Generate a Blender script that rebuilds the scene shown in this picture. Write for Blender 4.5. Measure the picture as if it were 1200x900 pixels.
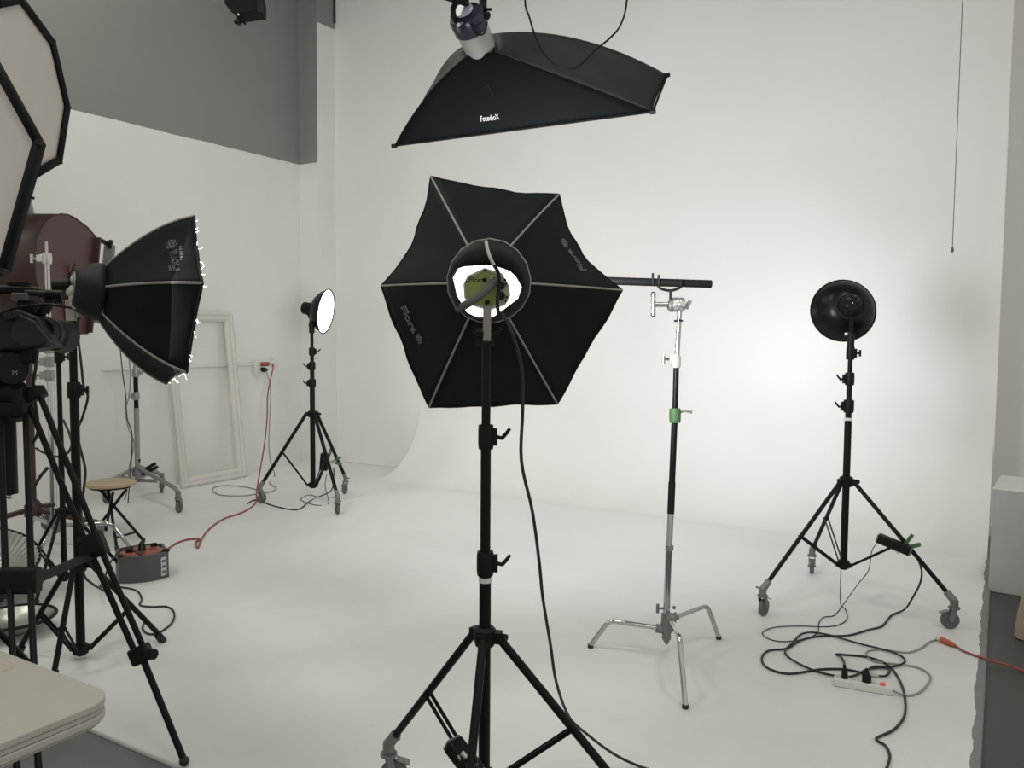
import bpy, bmesh, math, random
from mathutils import Vector, Matrix
random.seed(7)
for o in list(bpy.data.objects): bpy.data.objects.remove(o)
scene = bpy.context.scene
COL = scene.collection
V = Vector
# ---------------------------------------------------------------- camera
FPX = 960.0; YAW = math.radians(30.9); PITCH = math.radians(3.6); ROLL = math.radians(.42); HCAM = 1.6
ZUP = V((0, 0, 1))
FH = V((-math.sin(YAW), math.cos(YAW), 0))
FW = FH*math.cos(PITCH) - ZUP*math.sin(PITCH)
R0 = FH.cross(ZUP); U0 = R0.cross(FW)
RT = R0*math.cos(ROLL) + U0*math.sin(ROLL)
UP = U0*math.cos(ROLL) - R0*math.sin(ROLL)
CAM = V((0, 0, HCAM))
cd = bpy.data.cameras.new('camera'); cam = bpy.data.objects.new('camera', cd); COL.objects.link(cam)
cd.sensor_width = 36; cd.lens = 36*FPX/1200; cd.clip_start = .05; cd.clip_end = 100
M = Matrix((RT, UP, -FW)).transposed().to_4x4(); M.translation = CAM
cam.matrix_world = M
scene.camera = cam
# ---------------------------------------------------------------- world, exposure
w = bpy.data.worlds.new('World'); scene.world = w; w.use_nodes = True
bg = w.node_tree.nodes['Background']; bg.inputs[0].default_value = (1.0, .985, .93, 1); bg.inputs[1].default_value = .66
vs = scene.view_settings; vs.view_transform = 'Standard'; vs.look = 'None'; vs.exposure = 0.0; vs.gamma = 1; vs.use_curve_mapping = False

# overhead fluorescent panels of the studio (fixtures are built with the ceiling below)
PANELS = [(-6.2, 1.0), (-6.2, 3.6), (-3.6, -.4), (-3.4, 2.4), (.6, .2), (.6, 2.8)]
PANEL_W = 36.0; CEIL = 6.3
for px_, py_ in PANELS:
    l_ = bpy.data.lights.new('ceiling_panel_light', 'AREA'); l_.shape = 'RECTANGLE'; l_.size = .56; l_.size_y = 1.16; l_.energy = PANEL_W; l_.color = (1, 1, .90)
    lo_ = bpy.data.objects.new('ceiling_panel_light', l_); COL.objects.link(lo_); lo_.location = (px_, py_, CEIL-.085)
# ---------------------------------------------------------------- measuring helpers (a photo pixel and a depth -> a place in the room)
def ray(x, y): return FW + RT*((x-600)/FPX) + UP*((450-y)/FPX)
def P(x, y, d): return CAM + ray(x, y)*d
def G(x, y, z=0.0):
    r = ray(x, y); return CAM + r*((z-HCAM)/r.z)
def WX(x, y, X):
    r = ray(x, y); return CAM + r*(X/r.x)
def WY(x, y, Y):
    r = ray(x, y); return CAM + r*(Y/r.y)
def proj(p):
    d = p-CAM; k = d.dot(FW); return 600+FPX*d.dot(RT)/k, 450-FPX*d.dot(UP)/k, k
def zat(base, y):
    a, b = -1.0, 7.0
    for _ in range(40):
        m = (a+b)/2
        if proj(V((base[0], base[1], m)))[1] > y: a = m
        else: b = m
    return a

# ---------------------------------------------------------------- materials
MATS = {}
def mat(name, col, rough=.5, metal=0.0, emit=0.0, var=.06, scale=8.0, bump=0.0, bscale=200.0, ecol=None, coat=0.0, spec=.5):
    if name in MATS: return MATS[name]
    m = bpy.data.materials.new(name); m.use_nodes = True; nt = m.node_tree; N = nt.nodes; L = nt.links
    b = N['Principled BSDF']
    b.inputs['Roughness'].default_value = rough; b.inputs['Metallic'].default_value = metal
    b.inputs['Coat Weight'].default_value = coat; b.inputs['Specular IOR Level'].default_value = spec
    tc = N.new('ShaderNodeTexCoord')
    nz = N.new('ShaderNodeTexNoise'); nz.inputs['Scale'].default_value = scale; nz.inputs['Detail'].default_value = 4
    L.new(tc.outputs['Object'], nz.inputs['Vector'])
    mx = N.new('ShaderNodeMix'); mx.data_type = 'RGBA'
    L.new(nz.outputs['Fac'], mx.inputs['Factor'])
    mx.inputs['A'].default_value = tuple(c*(1-var) for c in col)+(1,)
    mx.inputs['B'].default_value = tuple(min(1, c*(1+var)) for c in col)+(1,)
    L.new(mx.outputs['Result'], b.inputs['Base Color'])
    if emit:
        b.inputs['Emission Color'].default_value = tuple(ecol or col)+(1,); b.inputs['Emission Strength'].default_value = emit
    if bump:
        n2 = N.new('ShaderNodeTexNoise'); n2.inputs['Scale'].default_value = bscale; L.new(tc.outputs['Object'], n2.inputs['Vector'])
        bp = N.new('ShaderNodeBump'); bp.inputs['Strength'].default_value = bump; bp.inputs['Distance'].default_value = .002
        L.new(n2.outputs['Fac'], bp.inputs['Height']); L.new(bp.outputs['Normal'], b.inputs['Normal'])
    MATS[name] = m; return m
def wall_mat(name, white, grey, split, axes, blocks=True):
    """block wall, painted grey above the height `split`"""
    m = bpy.data.materials.new(name); m.use_nodes = True; nt = m.node_tree; N = nt.nodes; L = nt.links
    b = N['Principled BSDF']; b.inputs['Roughness'].default_value = .62; b.inputs['Specular IOR Level'].default_value = .3
    ge = N.new('ShaderNodeNewGeometry'); sp = N.new('ShaderNodeSeparateXYZ'); L.new(ge.outputs['Position'], sp.inputs[0])
    nz = N.new('ShaderNodeTexNoise'); nz.inputs['Scale'].default_value = 3; nz.inputs['Detail'].default_value = 5; L.new(ge.outputs['Position'], nz.inputs['Vector'])
    ma = N.new('ShaderNodeMath'); ma.operation = 'MULTIPLY_ADD'; ma.inputs[1].default_value = .02; L.new(nz.outputs['Fac'], ma.inputs[0]); L.new(sp.outputs['Z'], ma.inputs[2])
    gt = N.new('ShaderNodeMath'); gt.operation = 'GREATER_THAN'; gt.inputs[1].default_value = split+.01; L.new(ma.outputs[0], gt.inputs[0])
    mx = N.new('ShaderNodeMix'); mx.data_type = 'RGBA'; L.new(gt.outputs[0], mx.inputs['Factor'])
    mx.inputs['A'].default_value = white+(1,); mx.inputs['B'].default_value = grey+(1,)
    n3 = N.new('ShaderNodeTexNoise'); n3.inputs['Scale'].default_value = 1.3; n3.inputs['Detail'].default_value = 6; L.new(ge.outputs['Position'], n3.inputs['Vector'])
    mr = N.new('ShaderNodeMapRange'); mr.inputs['To Min'].default_value = .93; mr.inputs['To Max'].default_value = 1.05; L.new(n3.outputs['Fac'], mr.inputs['Value'])
    m2 = N.new('ShaderNodeMix'); m2.data_type = 'RGBA'; m2.blend_type = 'MULTIPLY'; m2.inputs['Factor'].default_value = 1
    L.new(mx.outputs['Result'], m2.inputs['A']); L.new(mr.outputs['Result'], m2.inputs['B']); L.new(m2.outputs['Result'], b.inputs['Base Color'])
    if blocks:
        cx = N.new('ShaderNodeCombineXYZ'); L.new(sp.outputs[axes[0]], cx.inputs[0]); L.new(sp.outputs[axes[1]], cx.inputs[1])
        br = N.new('ShaderNodeTexBrick'); br.inputs['Scale'].default_value = 1; br.inputs['Brick Width'].default_value = .4; br.inputs['Row Height'].default_value = .2
        br.inputs['Mortar Size'].default_value = .006; br.inputs['Mortar Smooth'].default_value = .6
        for i, c in ((0, 1), (1, 1), (2, 0)): br.inputs[('Color1', 'Color2', 'Mortar')[i]].default_value = (c, c, c, 1)
        L.new(cx.outputs[0], br.inputs['Vector'])
        bp = N.new('ShaderNodeBump'); bp.inputs['Strength'].default_value = .12; bp.inputs['Distance'].default_value = .004
        L.new(br.outputs['Color'], bp.inputs['Height']); L.new(bp.outputs['Normal'], b.inputs['Normal'])
    return m
def floor_mat():
    """white painted studio floor, its right margin worn down to the grey below along a ragged line"""
    m = bpy.data.materials.new('white_painted_floor'); m.use_nodes = True; nt = m.node_tree; N = nt.nodes; L = nt.links
    b = N['Principled BSDF']; b.inputs['Specular IOR Level'].default_value = .3
    ge = N.new('ShaderNodeNewGeometry'); sp = N.new('ShaderNodeSeparateXYZ'); L.new(ge.outputs['Position'], sp.inputs[0])
    nz = N.new('ShaderNodeTexNoise'); nz.inputs['Scale'].default_value = 5; nz.inputs['Detail'].default_value = 7; L.new(ge.outputs['Position'], nz.inputs['Vector'])
    ma = N.new('ShaderNodeMath'); ma.operation = 'MULTIPLY_ADD'; ma.inputs[1].default_value = .05; L.new(nz.outputs['Fac'], ma.inputs[0]); L.new(sp.outputs['X'], ma.inputs[2])
    gt = N.new('ShaderNodeMath'); gt.operation = 'GREATER_THAN'; gt.inputs[1].default_value = -.022; L.new(ma.outputs[0], gt.inputs[0])
    n3 = N.new('ShaderNodeTexNoise'); n3.inputs['Scale'].default_value = 1.1; n3.inputs['Detail'].default_value = 8; n3.inputs['Roughness'].default_value = .6; L.new(ge.outputs['Position'], n3.inputs['Vector'])
    cr = N.new('ShaderNodeMapRange'); cr.inputs['From Min'].default_value = .3; cr.inputs['From Max'].default_value = .7; cr.inputs['To Min'].default_value = .61; cr.inputs['To Max'].default_value = .70; L.new(n3.outputs['Fac'], cr.inputs['Value'])
    # scuffs
    n4 = N.new('ShaderNodeTexNoise'); n4.inputs['Scale'].default_value = 9; n4.inputs['Detail'].default_value = 9; n4.inputs['Roughness'].default_value = .75; L.new(ge.outputs['Position'], n4.inputs['Vector'])
    c4 = N.new('ShaderNodeMapRange'); c4.inputs['From Min'].default_value = .63; c4.inputs['From Max'].default_value = .72; c4.inputs['To Min'].default_value = 1; c4.inputs['To Max'].default_value = .86; L.new(n4.outputs['Fac'], c4.inputs['Value'])
    mu = N.new('ShaderNodeMath'); mu.operation = 'MULTIPLY'; L.new(cr.outputs['Result'], mu.inputs[0]); L.new(c4.outputs['Result'], mu.inputs[1])
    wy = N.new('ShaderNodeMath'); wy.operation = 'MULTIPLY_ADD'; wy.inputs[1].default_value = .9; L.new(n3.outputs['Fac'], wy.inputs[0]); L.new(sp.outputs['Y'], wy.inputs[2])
    wk = N.new('ShaderNodeMapRange'); wk.interpolation_type = 'SMOOTHSTEP'; wk.inputs['From Min'].default_value = 4.4; wk.inputs['From Max'].default_value = 6.9; L.new(wy.outputs[0], wk.inputs['Value'])  # painted shading: floor lightens towards the cove, meeting the wall's tone
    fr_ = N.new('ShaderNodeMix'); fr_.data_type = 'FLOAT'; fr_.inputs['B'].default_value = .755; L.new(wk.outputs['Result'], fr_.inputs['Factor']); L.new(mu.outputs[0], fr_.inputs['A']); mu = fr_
    tint = N.new('ShaderNodeMix'); tint.data_type = 'RGBA'; tint.blend_type = 'MULTIPLY'; tint.inputs['Factor'].default_value = 1; tint.inputs['B'].default_value = (1, 1, .985, 1)
    L.new(mu.outputs[0], tint.inputs['A'])
    mx = N.new('ShaderNodeMix'); mx.data_type = 'RGBA'; L.new(gt.outputs[0], mx.inputs['Factor']); L.new(tint.outputs['Result'], mx.inputs['A']); mx.inputs['B'].default_value = (.20, .20, .195, 1)
    L.new(mx.outputs['Result'], b.inputs['Base Color'])
    rr = N.new('ShaderNodeMapRange'); rr.inputs['To Min'].default_value = .5; rr.inputs['To Max'].default_value = .66; L.new(n3.outputs['Fac'], rr.inputs['Value']); L.new(rr.outputs['Result'], b.inputs['Roughness'])
    return m

WHITE = (.74, .74, .71); GREY = (.24, .244, .232)
black = mat('black_powder_coat', (.0035, .0037, .004), .45, bump=.05, spec=.18)
blackp = mat('black_plastic', (.005, .0053, .0056), .5, spec=.2)
cloth = mat('black_nylon', (.0075, .0095, .0105), .7, bump=.25, bscale=350, var=.2, spec=.12)
cloth2 = mat('charcoal_nylon', (.0145, .015, .0165), .6, bump=.25, bscale=300, var=.2, spec=.2)
pipe_grey = mat('grey_piping', (.23, .23, .215), .6)
chrome = mat('chrome', (.50, .50, .49), .10, 1.0)
satin = mat('satin_aluminium', (.55, .55, .53), .33, 1.0)
castmetal = mat('grey_cast_metal', (.20, .20, .195), .5, .6)
steel = mat('dull_steel', (.30, .30, .29), .4, .9)
rubber = mat('grey_rubber_wheel', (.10, .10, .095), .7)
rubberk = mat('black_rubber', (.012, .012, .012), .6)
green = mat('green_tape', (.05, .125, .045), .6)
orange = mat('orange_cord', (.28, .07, .04), .5)
greyc = mat('grey_cord', (.27, .26, .25), .6)
maroon = mat('maroon_enamel', (.045, .025, .024), .42, var=.12, spec=.35)
diff_on = mat('lit_diffuser', (.95, .95, .93), .8, emit=2.2, ecol=(1, .99, .96))
lamp_on = mat('lit_lamp_interior', (.95, .97, .93), .6, emit=1.4, ecol=(.97, 1, .93))
disc_on = mat('lit_white_dish_diffuser', (1, 1, 1), .8, emit=9, ecol=(1, 1, .98))
diff_off = mat('unlit_diffuser_cloth', (.55, .515, .47), .8, bump=.2, bscale=60, var=.08, scale=4)
woodseat = mat('pale_wood', (.42, .33, .20), .5, var=.2, scale=14)
framepaint = mat('antique_white_paint', (.60, .59, .53), .55, bump=.6, bscale=90)
whitep = mat('white_plastic', (.62, .62, .58), .45)
ledwhite = mat('off_white_paint', (.66, .66, .63), .55)

# ---------------------------------------------------------------- mesh helpers
class MB:
    def __init__(s): s.v = []; s.f = []
    def add(s, vs, fs):
        o = len(s.v); s.v += [V(p) for p in vs]; s.f += [tuple(i+o for i in f) for f in fs]; return s
    def tube(s, pts, r, n=10, closed=False, caps=True):
        pts = [V(p) for p in pts]; m = len(pts)
        rad = r if isinstance(r, (list, tuple)) else [r]*m
        t = []
        for i in range(m):
            if closed: d = pts[(i+1) % m]-pts[i-1]
            else: d = pts[min(i+1, m-1)]-pts[max(i-1, 0)]
            t.append(d.normalized() if d.length > 1e-9 else V((0, 0, 1)))
        a = V((0, 0, 1)) if abs(t[0].z) < .9 else V((1, 0, 0))
        nrm = (a-t[0]*a.dot(t[0])).normalized(); vs = []; fs = []
        for i in range(m):
            nrm = (nrm-t[i]*nrm.dot(t[i]))
            nrm = nrm.normalized() if nrm.length > 1e-9 else V((1, 0, 0))
            bn = t[i].cross(nrm)
            for k in range(n):
                q = 2*math.pi*k/n; vs.append(pts[i]+(nrm*math.cos(q)+bn*math.sin(q))*rad[i])
        for i in range(m if closed else m-1):
            j = (i+1) % m
            for k in range(n):
                k2 = (k+1) % n; fs.append((i*n+k, i*n+k2, j*n+k2, j*n+k))
        if caps and not closed:
            fs.append(tuple(range(n-1, -1, -1))); fs.append(tuple((m-1)*n+k for k in range(n)))
        return s.add(vs, fs)
    def cyl(s, a, b, r, n=14): return s.tube([a, b], r, n)
    def box(s, c, size, ax=None):
        ax = ax or (V((1, 0, 0)), V((0, 1, 0)), V((0, 0, 1))); c = V(c)
        vs = [c+ax[0]*(sx*size[0]/2)+ax[1]*(sy*size[1]/2)+ax[2]*(sz*size[2]/2) for sx in (-1, 1) for sy in (-1, 1) for sz in (-1, 1)]
        return s.add(vs, [(0, 1, 3, 2), (4, 6, 7, 5), (0, 4, 5, 1), (2, 3, 7, 6), (0, 2, 6, 4), (1, 5, 7, 3)])
    def bar(s, a, b, w, h, up=ZUP):
        a, b = V(a), V(b); d = (b-a); L = d.length; d.normalize()
        x = d.cross(up); x = x.normalized() if x.length > 1e-6 else V((1, 0, 0)); y = x.cross(d)
        return s.box((a+b)/2, (L, w, h), (d, x, y))
    def lathe(s, prof, o, ax, n=32, close=False):
        o = V(o); ax = V(ax).normalized(); a = V((0, 0, 1)) if abs(ax.z) < .9 else V((1, 0, 0))
        x = (a-ax*a.dot(ax)).normalized(); y = ax.cross(x); vs = []; fs = []; m = len(prof)
        for r, h in prof:
            for k in range(n):
                q = 2*math.pi*k/n; vs.append(o+ax*h+(x*math.cos(q)+y*math.sin(q))*r)
        for i in range(m if close else m-1):
            j = (i+1) % m
            for k in range(n):
                k2 = (k+1) % n; fs.append((i*n+k, i*n+k2, j*n+k2, j*n+k))
        return s.add(vs, fs)
    def prism(s, poly, ext):
        poly = [V(p) for p in poly]; ext = V(ext); n = len(poly)
        return s.add(poly+[p+ext for p in poly], [tuple(range(n-1, -1, -1)), tuple(range(n, 2*n))]+[(i, (i+1) % n, n+(i+1) % n, n+i) for i in range(n)])
    def sphere(s, c, r, n=14, m=8):
        return s.lathe([(max(1e-5, r*math.sin(math.pi*i/m)), -r*math.cos(math.pi*i/m)) for i in range(m+1)], c, (0, 0, 1), n)
    def grid(s, fn, nu, nv):
        vs = [fn(i/nu, j/nv) for j in range(nv+1) for i in range(nu+1)]
        return s.add(vs, [(j*(nu+1)+i, j*(nu+1)+i+1, (j+1)*(nu+1)+i+1, (j+1)*(nu+1)+i) for j in range(nv) for i in range(nu)])
    def build(s, name, m, parent=None, bev=0.0, smooth=True, solid=0.0, fix=True):
        org = parent_world(parent) if parent else V((0, 0, 0))
        if not parent:
            lo = V([min(p[i] for p in s.v) for i in range(3)]); hi = V([max(p[i] for p in s.v) for i in range(3)])
            org = V(((lo.x+hi.x)/2, (lo.y+hi.y)/2, lo.z))
        me = bpy.data.meshes.new(name); me.from_pydata([p-org for p in s.v], [], s.f)
        if fix:
            bm = bmesh.new(); bm.from_mesh(me); bmesh.ops.remove_doubles(bm, verts=bm.verts, dist=1e-6); bmesh.ops.recalc_face_normals(bm, faces=bm.faces); bm.to_mesh(me); bm.free()
        me.materials.append(m)
        if smooth:
            me.polygons.foreach_set('use_smooth', [True]*len(me.polygons)); me.set_sharp_from_angle(angle=math.radians(38))
        o = bpy.data.objects.new(name, me); COL.objects.link(o)
        if parent: o.parent = parent
        else: o.location = org
        if bev:
            b = o.modifiers.new('bevel', 'BEVEL'); b.width = bev; b.segments = 2; b.limit_method = 'ANGLE'; b.angle_limit = math.radians(40)
        if solid:
            b = o.modifiers.new('thickness', 'SOLIDIFY'); b.thickness = solid; b.offset = 0
        return o
def parent_world(o):
    p = V((0, 0, 0))
    while o: p += o.location; o = o.parent
    return p
def tag(o, label, cat, group=None):
    o['label'] = label; o['category'] = cat
    if group: o['group'] = group
    return o
def thing(name, loc, label, cat, group=None):
    o = bpy.data.objects.new(name, None); COL.objects.link(o); o.location = V(loc); o.empty_display_size = .1
    return tag(o, label, cat, group)
def struct(o): o['kind'] = 'structure'; return o
def smoothpts(pts, k=6):
    pts = [V(p) for p in pts]; out = []; n = len(pts)
    for i in range(n-1):
        p0, p1, p2, p3 = pts[max(i-1, 0)], pts[i], pts[i+1], pts[min(i+2, n-1)]
        for j in range(k):
            t = j/k; out.append(.5*((2*p1)+(p2-p0)*t+(2*p0-5*p1+4*p2-p3)*t*t+(3*p1-p0-3*p2+p3)*t**3))
    return out+[pts[-1]]
def cable(name, pts, r, m, label, cat='cable', group=None, parent=None, n=6):
    o = MB().tube(smoothpts(pts, 5), r, n).build(name, m, parent)
    if not parent: tag(o, label, cat, group)
    return o
def frame_of(axis, up=ZUP):
    z = V(axis).normalized(); x = up.cross(z); x = x.normalized() if x.length > 1e-6 else V((1, 0, 0)); return x, z.cross(x), z
def text_mesh(body, size, outline=0.0):
    cu = bpy.data.curves.new('lettering', 'FONT'); cu.body = body; cu.size = size; cu.resolution_u = 3
    if outline: cu.fill_mode = 'NONE'; cu.bevel_depth = outline; cu.bevel_resolution = 0
    o = bpy.data.objects.new('lettering', cu); COL.objects.link(o)
    dg = bpy.context.evaluated_depsgraph_get(); me = bpy.data.meshes.new_from_object(o.evaluated_get(dg))
    vs = [v.co.copy() for v in me.vertices]; fs = [tuple(p.vertices) for p in me.polygons]
    bpy.data.objects.remove(o); bpy.data.meshes.remove(me); return vs, fs

# ================================================================ SETTING
XL = -7.31; YB = 7.52; YP = 7.22; XE = -.03; ZPAINT = 3.585
XP = WY(373, 300, YP).x
wl = wall_mat('painted_block_wall', WHITE, GREY, ZPAINT, ('Y', 'Z'))
wp = wall_mat('painted_pilaster_front', WHITE, GREY, ZPAINT, ('X', 'Z'))
wps = wall_mat('painted_pilaster_side', WHITE, GREY, 5.2, ('Y', 'Z'))
wb = wall_mat('painted_cyc_wall', (.76, .755, .735), GREY, 30, ('X', 'Z'), False)
wr = wall_mat('grey_white_wall', (.74, .725, .70), GREY, 30, ('X', 'Z'), False)
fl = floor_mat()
concrete = mat('grey_concrete_floor', (.15, .154, .154), .6, bump=.2, bscale=40, var=.12, scale=3)
darkfloor = mat('dark_worn_floorboards', (.055, .05, .046), .5, var=.25, scale=6)
# let the dark floor streak along its boards
nt = darkfloor.node_tree; mp = nt.nodes.new('ShaderNodeMapping'); mp.inputs['Scale'].default_value = (7, .35, 1)
for lk in list(nt.links):
    if lk.to_node.type == 'TEX_NOISE': src = lk.from_socket; dst = lk.to_socket; nt.links.remove(lk); nt.links.new(src, mp.inputs[0]); nt.links.new(mp.outputs[0], dst); break
struct(MB().box((-3, 2.2, -.07), (9.2, 11.6, .1)).build('floor', concrete, smooth=False))
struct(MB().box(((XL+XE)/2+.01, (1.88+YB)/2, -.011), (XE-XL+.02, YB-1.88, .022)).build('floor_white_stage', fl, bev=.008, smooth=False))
struct(MB().box((1.297, 3.9, -.0195), (2.606, 8.2, .006)).build('floor_dark_boards', darkfloor, smooth=False))
struct(MB().box((XL-.1, 2.1, CEIL/2-.1), (.2, 11.4, CEIL+.2)).build('wall_left', wl, smooth=False))
pil = MB().box(((XL+XP)/2, (YP+YB)/2+.1, CEIL/2), (XP-XL, YB-YP+.2, CEIL))
po = struct(pil.build('wall_pilaster', wp, smooth=False)); po.data.materials.append(wps)
for p in po.data.polygons:
    if p.normal.x > .5: p.material_index = 1
struct(MB().box(((XL+XE)/2, YB+.1, CEIL/2), (XE-XL, .2, CEIL)).build('wall_back', wb, smooth=False))
# curved cove between wall and floor
RC = .8; XC = -5.73
pr = [(YB, 0), (YB, RC)]+[(YB-RC+RC*math.cos(a), RC-RC*math.sin(a)) for a in [math.pi/2*i/24 for i in range(25)]]
poly = [V((XC, YB+.02, .0005)), V((XC, YB+.02, RC))]+[V((XC, y, z+.0008)) for y, z in [(YB-RC+RC*math.cos(a), RC-RC*math.sin(a)) for a in [math.pi/2*i/28 for i in range(29)]]]
struct(MB().prism(poly, (XE-.01-XC, 0, 0)).build('wall_cove', wb))
struct(MB().box((1.6, YB+.75, CEIL/2-.1), (4.2, .2, CEIL+.2)).build('wall_back_far', wr, smooth=False))
struct(MB().box((-2.3, 2.2, CEIL+.1), (10.4, 12, .2)).build('ceiling', mat('grey_ceiling', (.30, .30, .29), .8), smooth=False))
for px_, py_ in PANELS:
    t = thing('ceiling_light', (px_, py_, CEIL), 'rectangular fluorescent panel on the studio ceiling', 'ceiling light', 'ceiling panels')
    MB().box((px_, py_, CEIL-.035), (.62, 1.22, .07)).build('housing', mat('white_metal', (.6, .6, .58), .5), t, bev=.005)
    MB().box((px_, py_, CEIL-.074), (.57, 1.17, .006)).build('diffuser', mat('lit_panel', (.9, .9, .85), .6, emit=3.0, ecol=(1, 1, .92)), t)
struct(MB().bar((XP+.012, YB-.012, 5.27), (XP+.012, YB-.012, CEIL), .02, .02).build('gap_shade_strip_1', mat('gap_shade_dark', (.04, .04, .04), .6), smooth=False))  # dark strip stands in for the shadow gap beside the pilaster

# ================================================================ LIGHT STANDS
def caster(parent, foot, outward, leg_dir=None, r=.048, m=castmetal):
    """socket, fork and wheel; `foot` is the point on the floor"""
    f = V(foot); o = V(outward).normalized(); s = o.cross(ZUP).normalized()
    k = random.uniform(-.9, .9); wd = (o*math.cos(k)+s*math.sin(k)); ws = wd.cross(ZUP).normalized()
    top = f+ZUP*(2*r+.045); c = f+ZUP*(r+.0005)-wd*.018
    mb = MB().cyl(top-ZUP*.02, top+ZUP*.02, .021).cyl(top-ZUP*.028, top-ZUP*.018, .03)
    for q in (-1, 1): mb.bar(top-ZUP*.025+ws*q*.019, c+ws*q*.019, .028, .005, ws)
    mb.cyl(c-ws*.026, c+ws*.026, .007)
    mb.bar(c-wd*.01+ZUP*(r+.004), c-wd*.055+ZUP*(r-.012), .035, .005)
    co = mb.build('caster', m, parent)
    MB().lathe([(.006, -.013), (r-.012, -.013), (r-.003, -.011), (r, -.005), (r, .005), (r-.003, .011), (r-.012, .013), (.006, .013)], c, ws, 22).build('wheel', rubber, co)
def clamp(parent, p, ax, r, side, m=None, L=.075, lever=True):
    """collar at a pole joint, with its tightening lever"""
    m = m or blackp; ax = V(ax).normalized(); side = V(side).normalized()
    mb = MB().lathe([(r*.8, -L/2), (r*1.35, -L/2), (r*1.45, -L*.3), (r*1.45, L*.3), (r*1.35, L/2), (r*.8, L/2)], p, ax, 14)
    mb.box(V(p)+side*r*1.5, (r*1.2, r*1.2, L*.7), (side, ax.cross(side), ax))
    c = mb.build('clamp_collar', m, parent)
    q = V(p)+side*r*1.9
    kb = MB()
    if lever: kb.tube([q, q+side*.018-ax*.004, q+side*.032+ax*.012, q+side*.042+ax*.026], [.007, .007, .006, .005], 8)
    else: kb.cyl(q, q+side*.025, .006, 8).bar(q+side*.025-ax*.02, q+side*.025+ax*.02, .01, .01, side)
    kb.build('clamp_lever', m, c)
def stand(name, base, feet, hub_h, tops, clamps, label, group=None, casters=True, m=None, r0=.0175, collar_h=.2, legr=.0125, brace_t=.52, ringz=None, cm=None, leanvec=None):
    """tripod light stand: tops = heights of pole joints, last one is the tip"""
    m = m or black; base = V(base); t = thing(name, base, label, 'light stand', group)
    lean = leanvec or V((0, 0, 0))
    def C(z): return base+ZUP*z+lean*z
    z0 = collar_h-.03; r = r0
    for i, z1 in enumerate(tops):
        MB().cyl(C(z0), C(z1), r).build('pole_section', m, t); z0 = z1-.02; r *= .86
    for i, (z, side, lv) in enumerate(clamps): clamp(t, C(z), ZUP, r0*(.9**i), side, blackp, lever=lv)
    if ringz: MB().cyl(C(ringz-.008), C(ringz+.008), r0*1.1).build('band', whitep, t)
    dirs = [(V(f)-base) for f in feet]
    hb = MB().lathe([(r0*.9, -.03), (r0*1.6, -.03), (r0*1.9, -.01), (r0*1.9, .02), (r0*1.4, .03), (r0*.9, .03)], C(hub_h), ZUP, 16)
    cb = MB().lathe([(r0*.9, -.02), (r0*1.7, -.02), (r0*1.7, .02), (r0*.9, .02)], C(collar_h), ZUP, 16)
    legs = []
    for d in dirs:
        d = V((d.x, d.y, 0)); L = d.length; n = d.normalized(); s = n.cross(ZUP)
        a = C(hub_h)+n*(r0*2.4); foot = base+d
        e = foot+ZUP*(.155 if casters else .012)
        hb.bar(C(hub_h), C(hub_h)+n*(r0*2.9), .03, .035); cb.bar(C(collar_h), C(collar_h)+n*(r0*2.4), .03, .022)
        MB().cyl(a, e, legr, 10).build('leg', m, t)
        j = a.lerp(e, brace_t); q = C(collar_h)+n*(r0*2.2)
        bmb = MB()
        for sg in (-1, 1): bmb.bar(j+s*sg*.011, q+s*sg*.011, .004, .014)
        bmb.cyl(j-s*.018, j+s*.018, .006, 8)
        bmb.build('brace', m, t)
        if casters:
            MB().tube([e-(e-a).normalized()*.06, e+(a-e).normalized()*-.0, foot+ZUP*.12], [.019, .021, .019], 12).cyl(e+s*.015, e+s*.05, .006, 8).build('caster_socket', castmetal, t)
            caster(t, foot, n)
        else:
            MB().lathe([(.002, 0), (legr*1.35, .0), (legr*1.5, .02), (legr*1.25, .055), (legr, .055)], e-(e-a).normalized()*-.0-ZUP*.012, (a-e), 12).build('rubber_foot', rubberk, t)
    hb.build('hub_collar', blackp, t); cb.build('lower_collar', blackp, t)
    kn = C(hub_h)+RT*r0*2
    MB().cyl(kn, kn+RT*.03-FH*.02, .012, 8).build('hub_knob', blackp, t)
    t['tip'] = list(C(tops[-1])); return t
def polar(base, r, degs): return [V(base)+(R0*math.cos(math.radians(a))+FH*math.sin(math.radians(a)))*r for a in degs]

# ---- right stand with the black beauty dish
bR = G(987, 703); rs_feet = [G(893, 722), G(1117, 737), G(951, 671)]
zr = lambda y: zat(bR, y)
stand('rolling_light_stand', bR, rs_feet, zr(564), [zr(494), zr(468), zr(440), zr(400)], [(zr(476), -RT, True), (zr(444), -RT, True), (zr(414), RT, False)],
      'black rolling stand carrying the black dish light by the power strip', 'rolling stands', ringz=zr(491), collar_h=zr(661), r0=.021)
# ---- back stand with the glowing dish
bB = G(367, 588); zb = lambda y: zat(bB, y)
stand('rolling_light_stand', bB, [G(305, 590), G(396, 603), G(405, 578)], zb(485), [zb(446), zb(428), zb(412), zb(382)], [(zb(449), -RT, True), (zb(429), -RT, True), (zb(412), RT, True)],
      'black rolling stand under the small glowing white dish near the wall', 'rolling stands', collar_h=zb(568), r0=.024, legr=.016)
# ---- centre stand
bC = V(P(570, 403, 2.5)); bC.z = 0; zc = lambda y: zat(bC, y)
stand('rolling_light_stand', bC, polar(bC, .45, (140,))+polar(bC, .5, (-15,))+polar(bC, .47, (264,)), zc(745), [zc(672), zc(512), zc(398)], [(zc(660), RT, True), (zc(512), RT, True)],
      'black rolling stand holding up the six-sided black softbox', 'rolling stands', ringz=zc(679), r0=.0185, legr=.0135)
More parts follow.
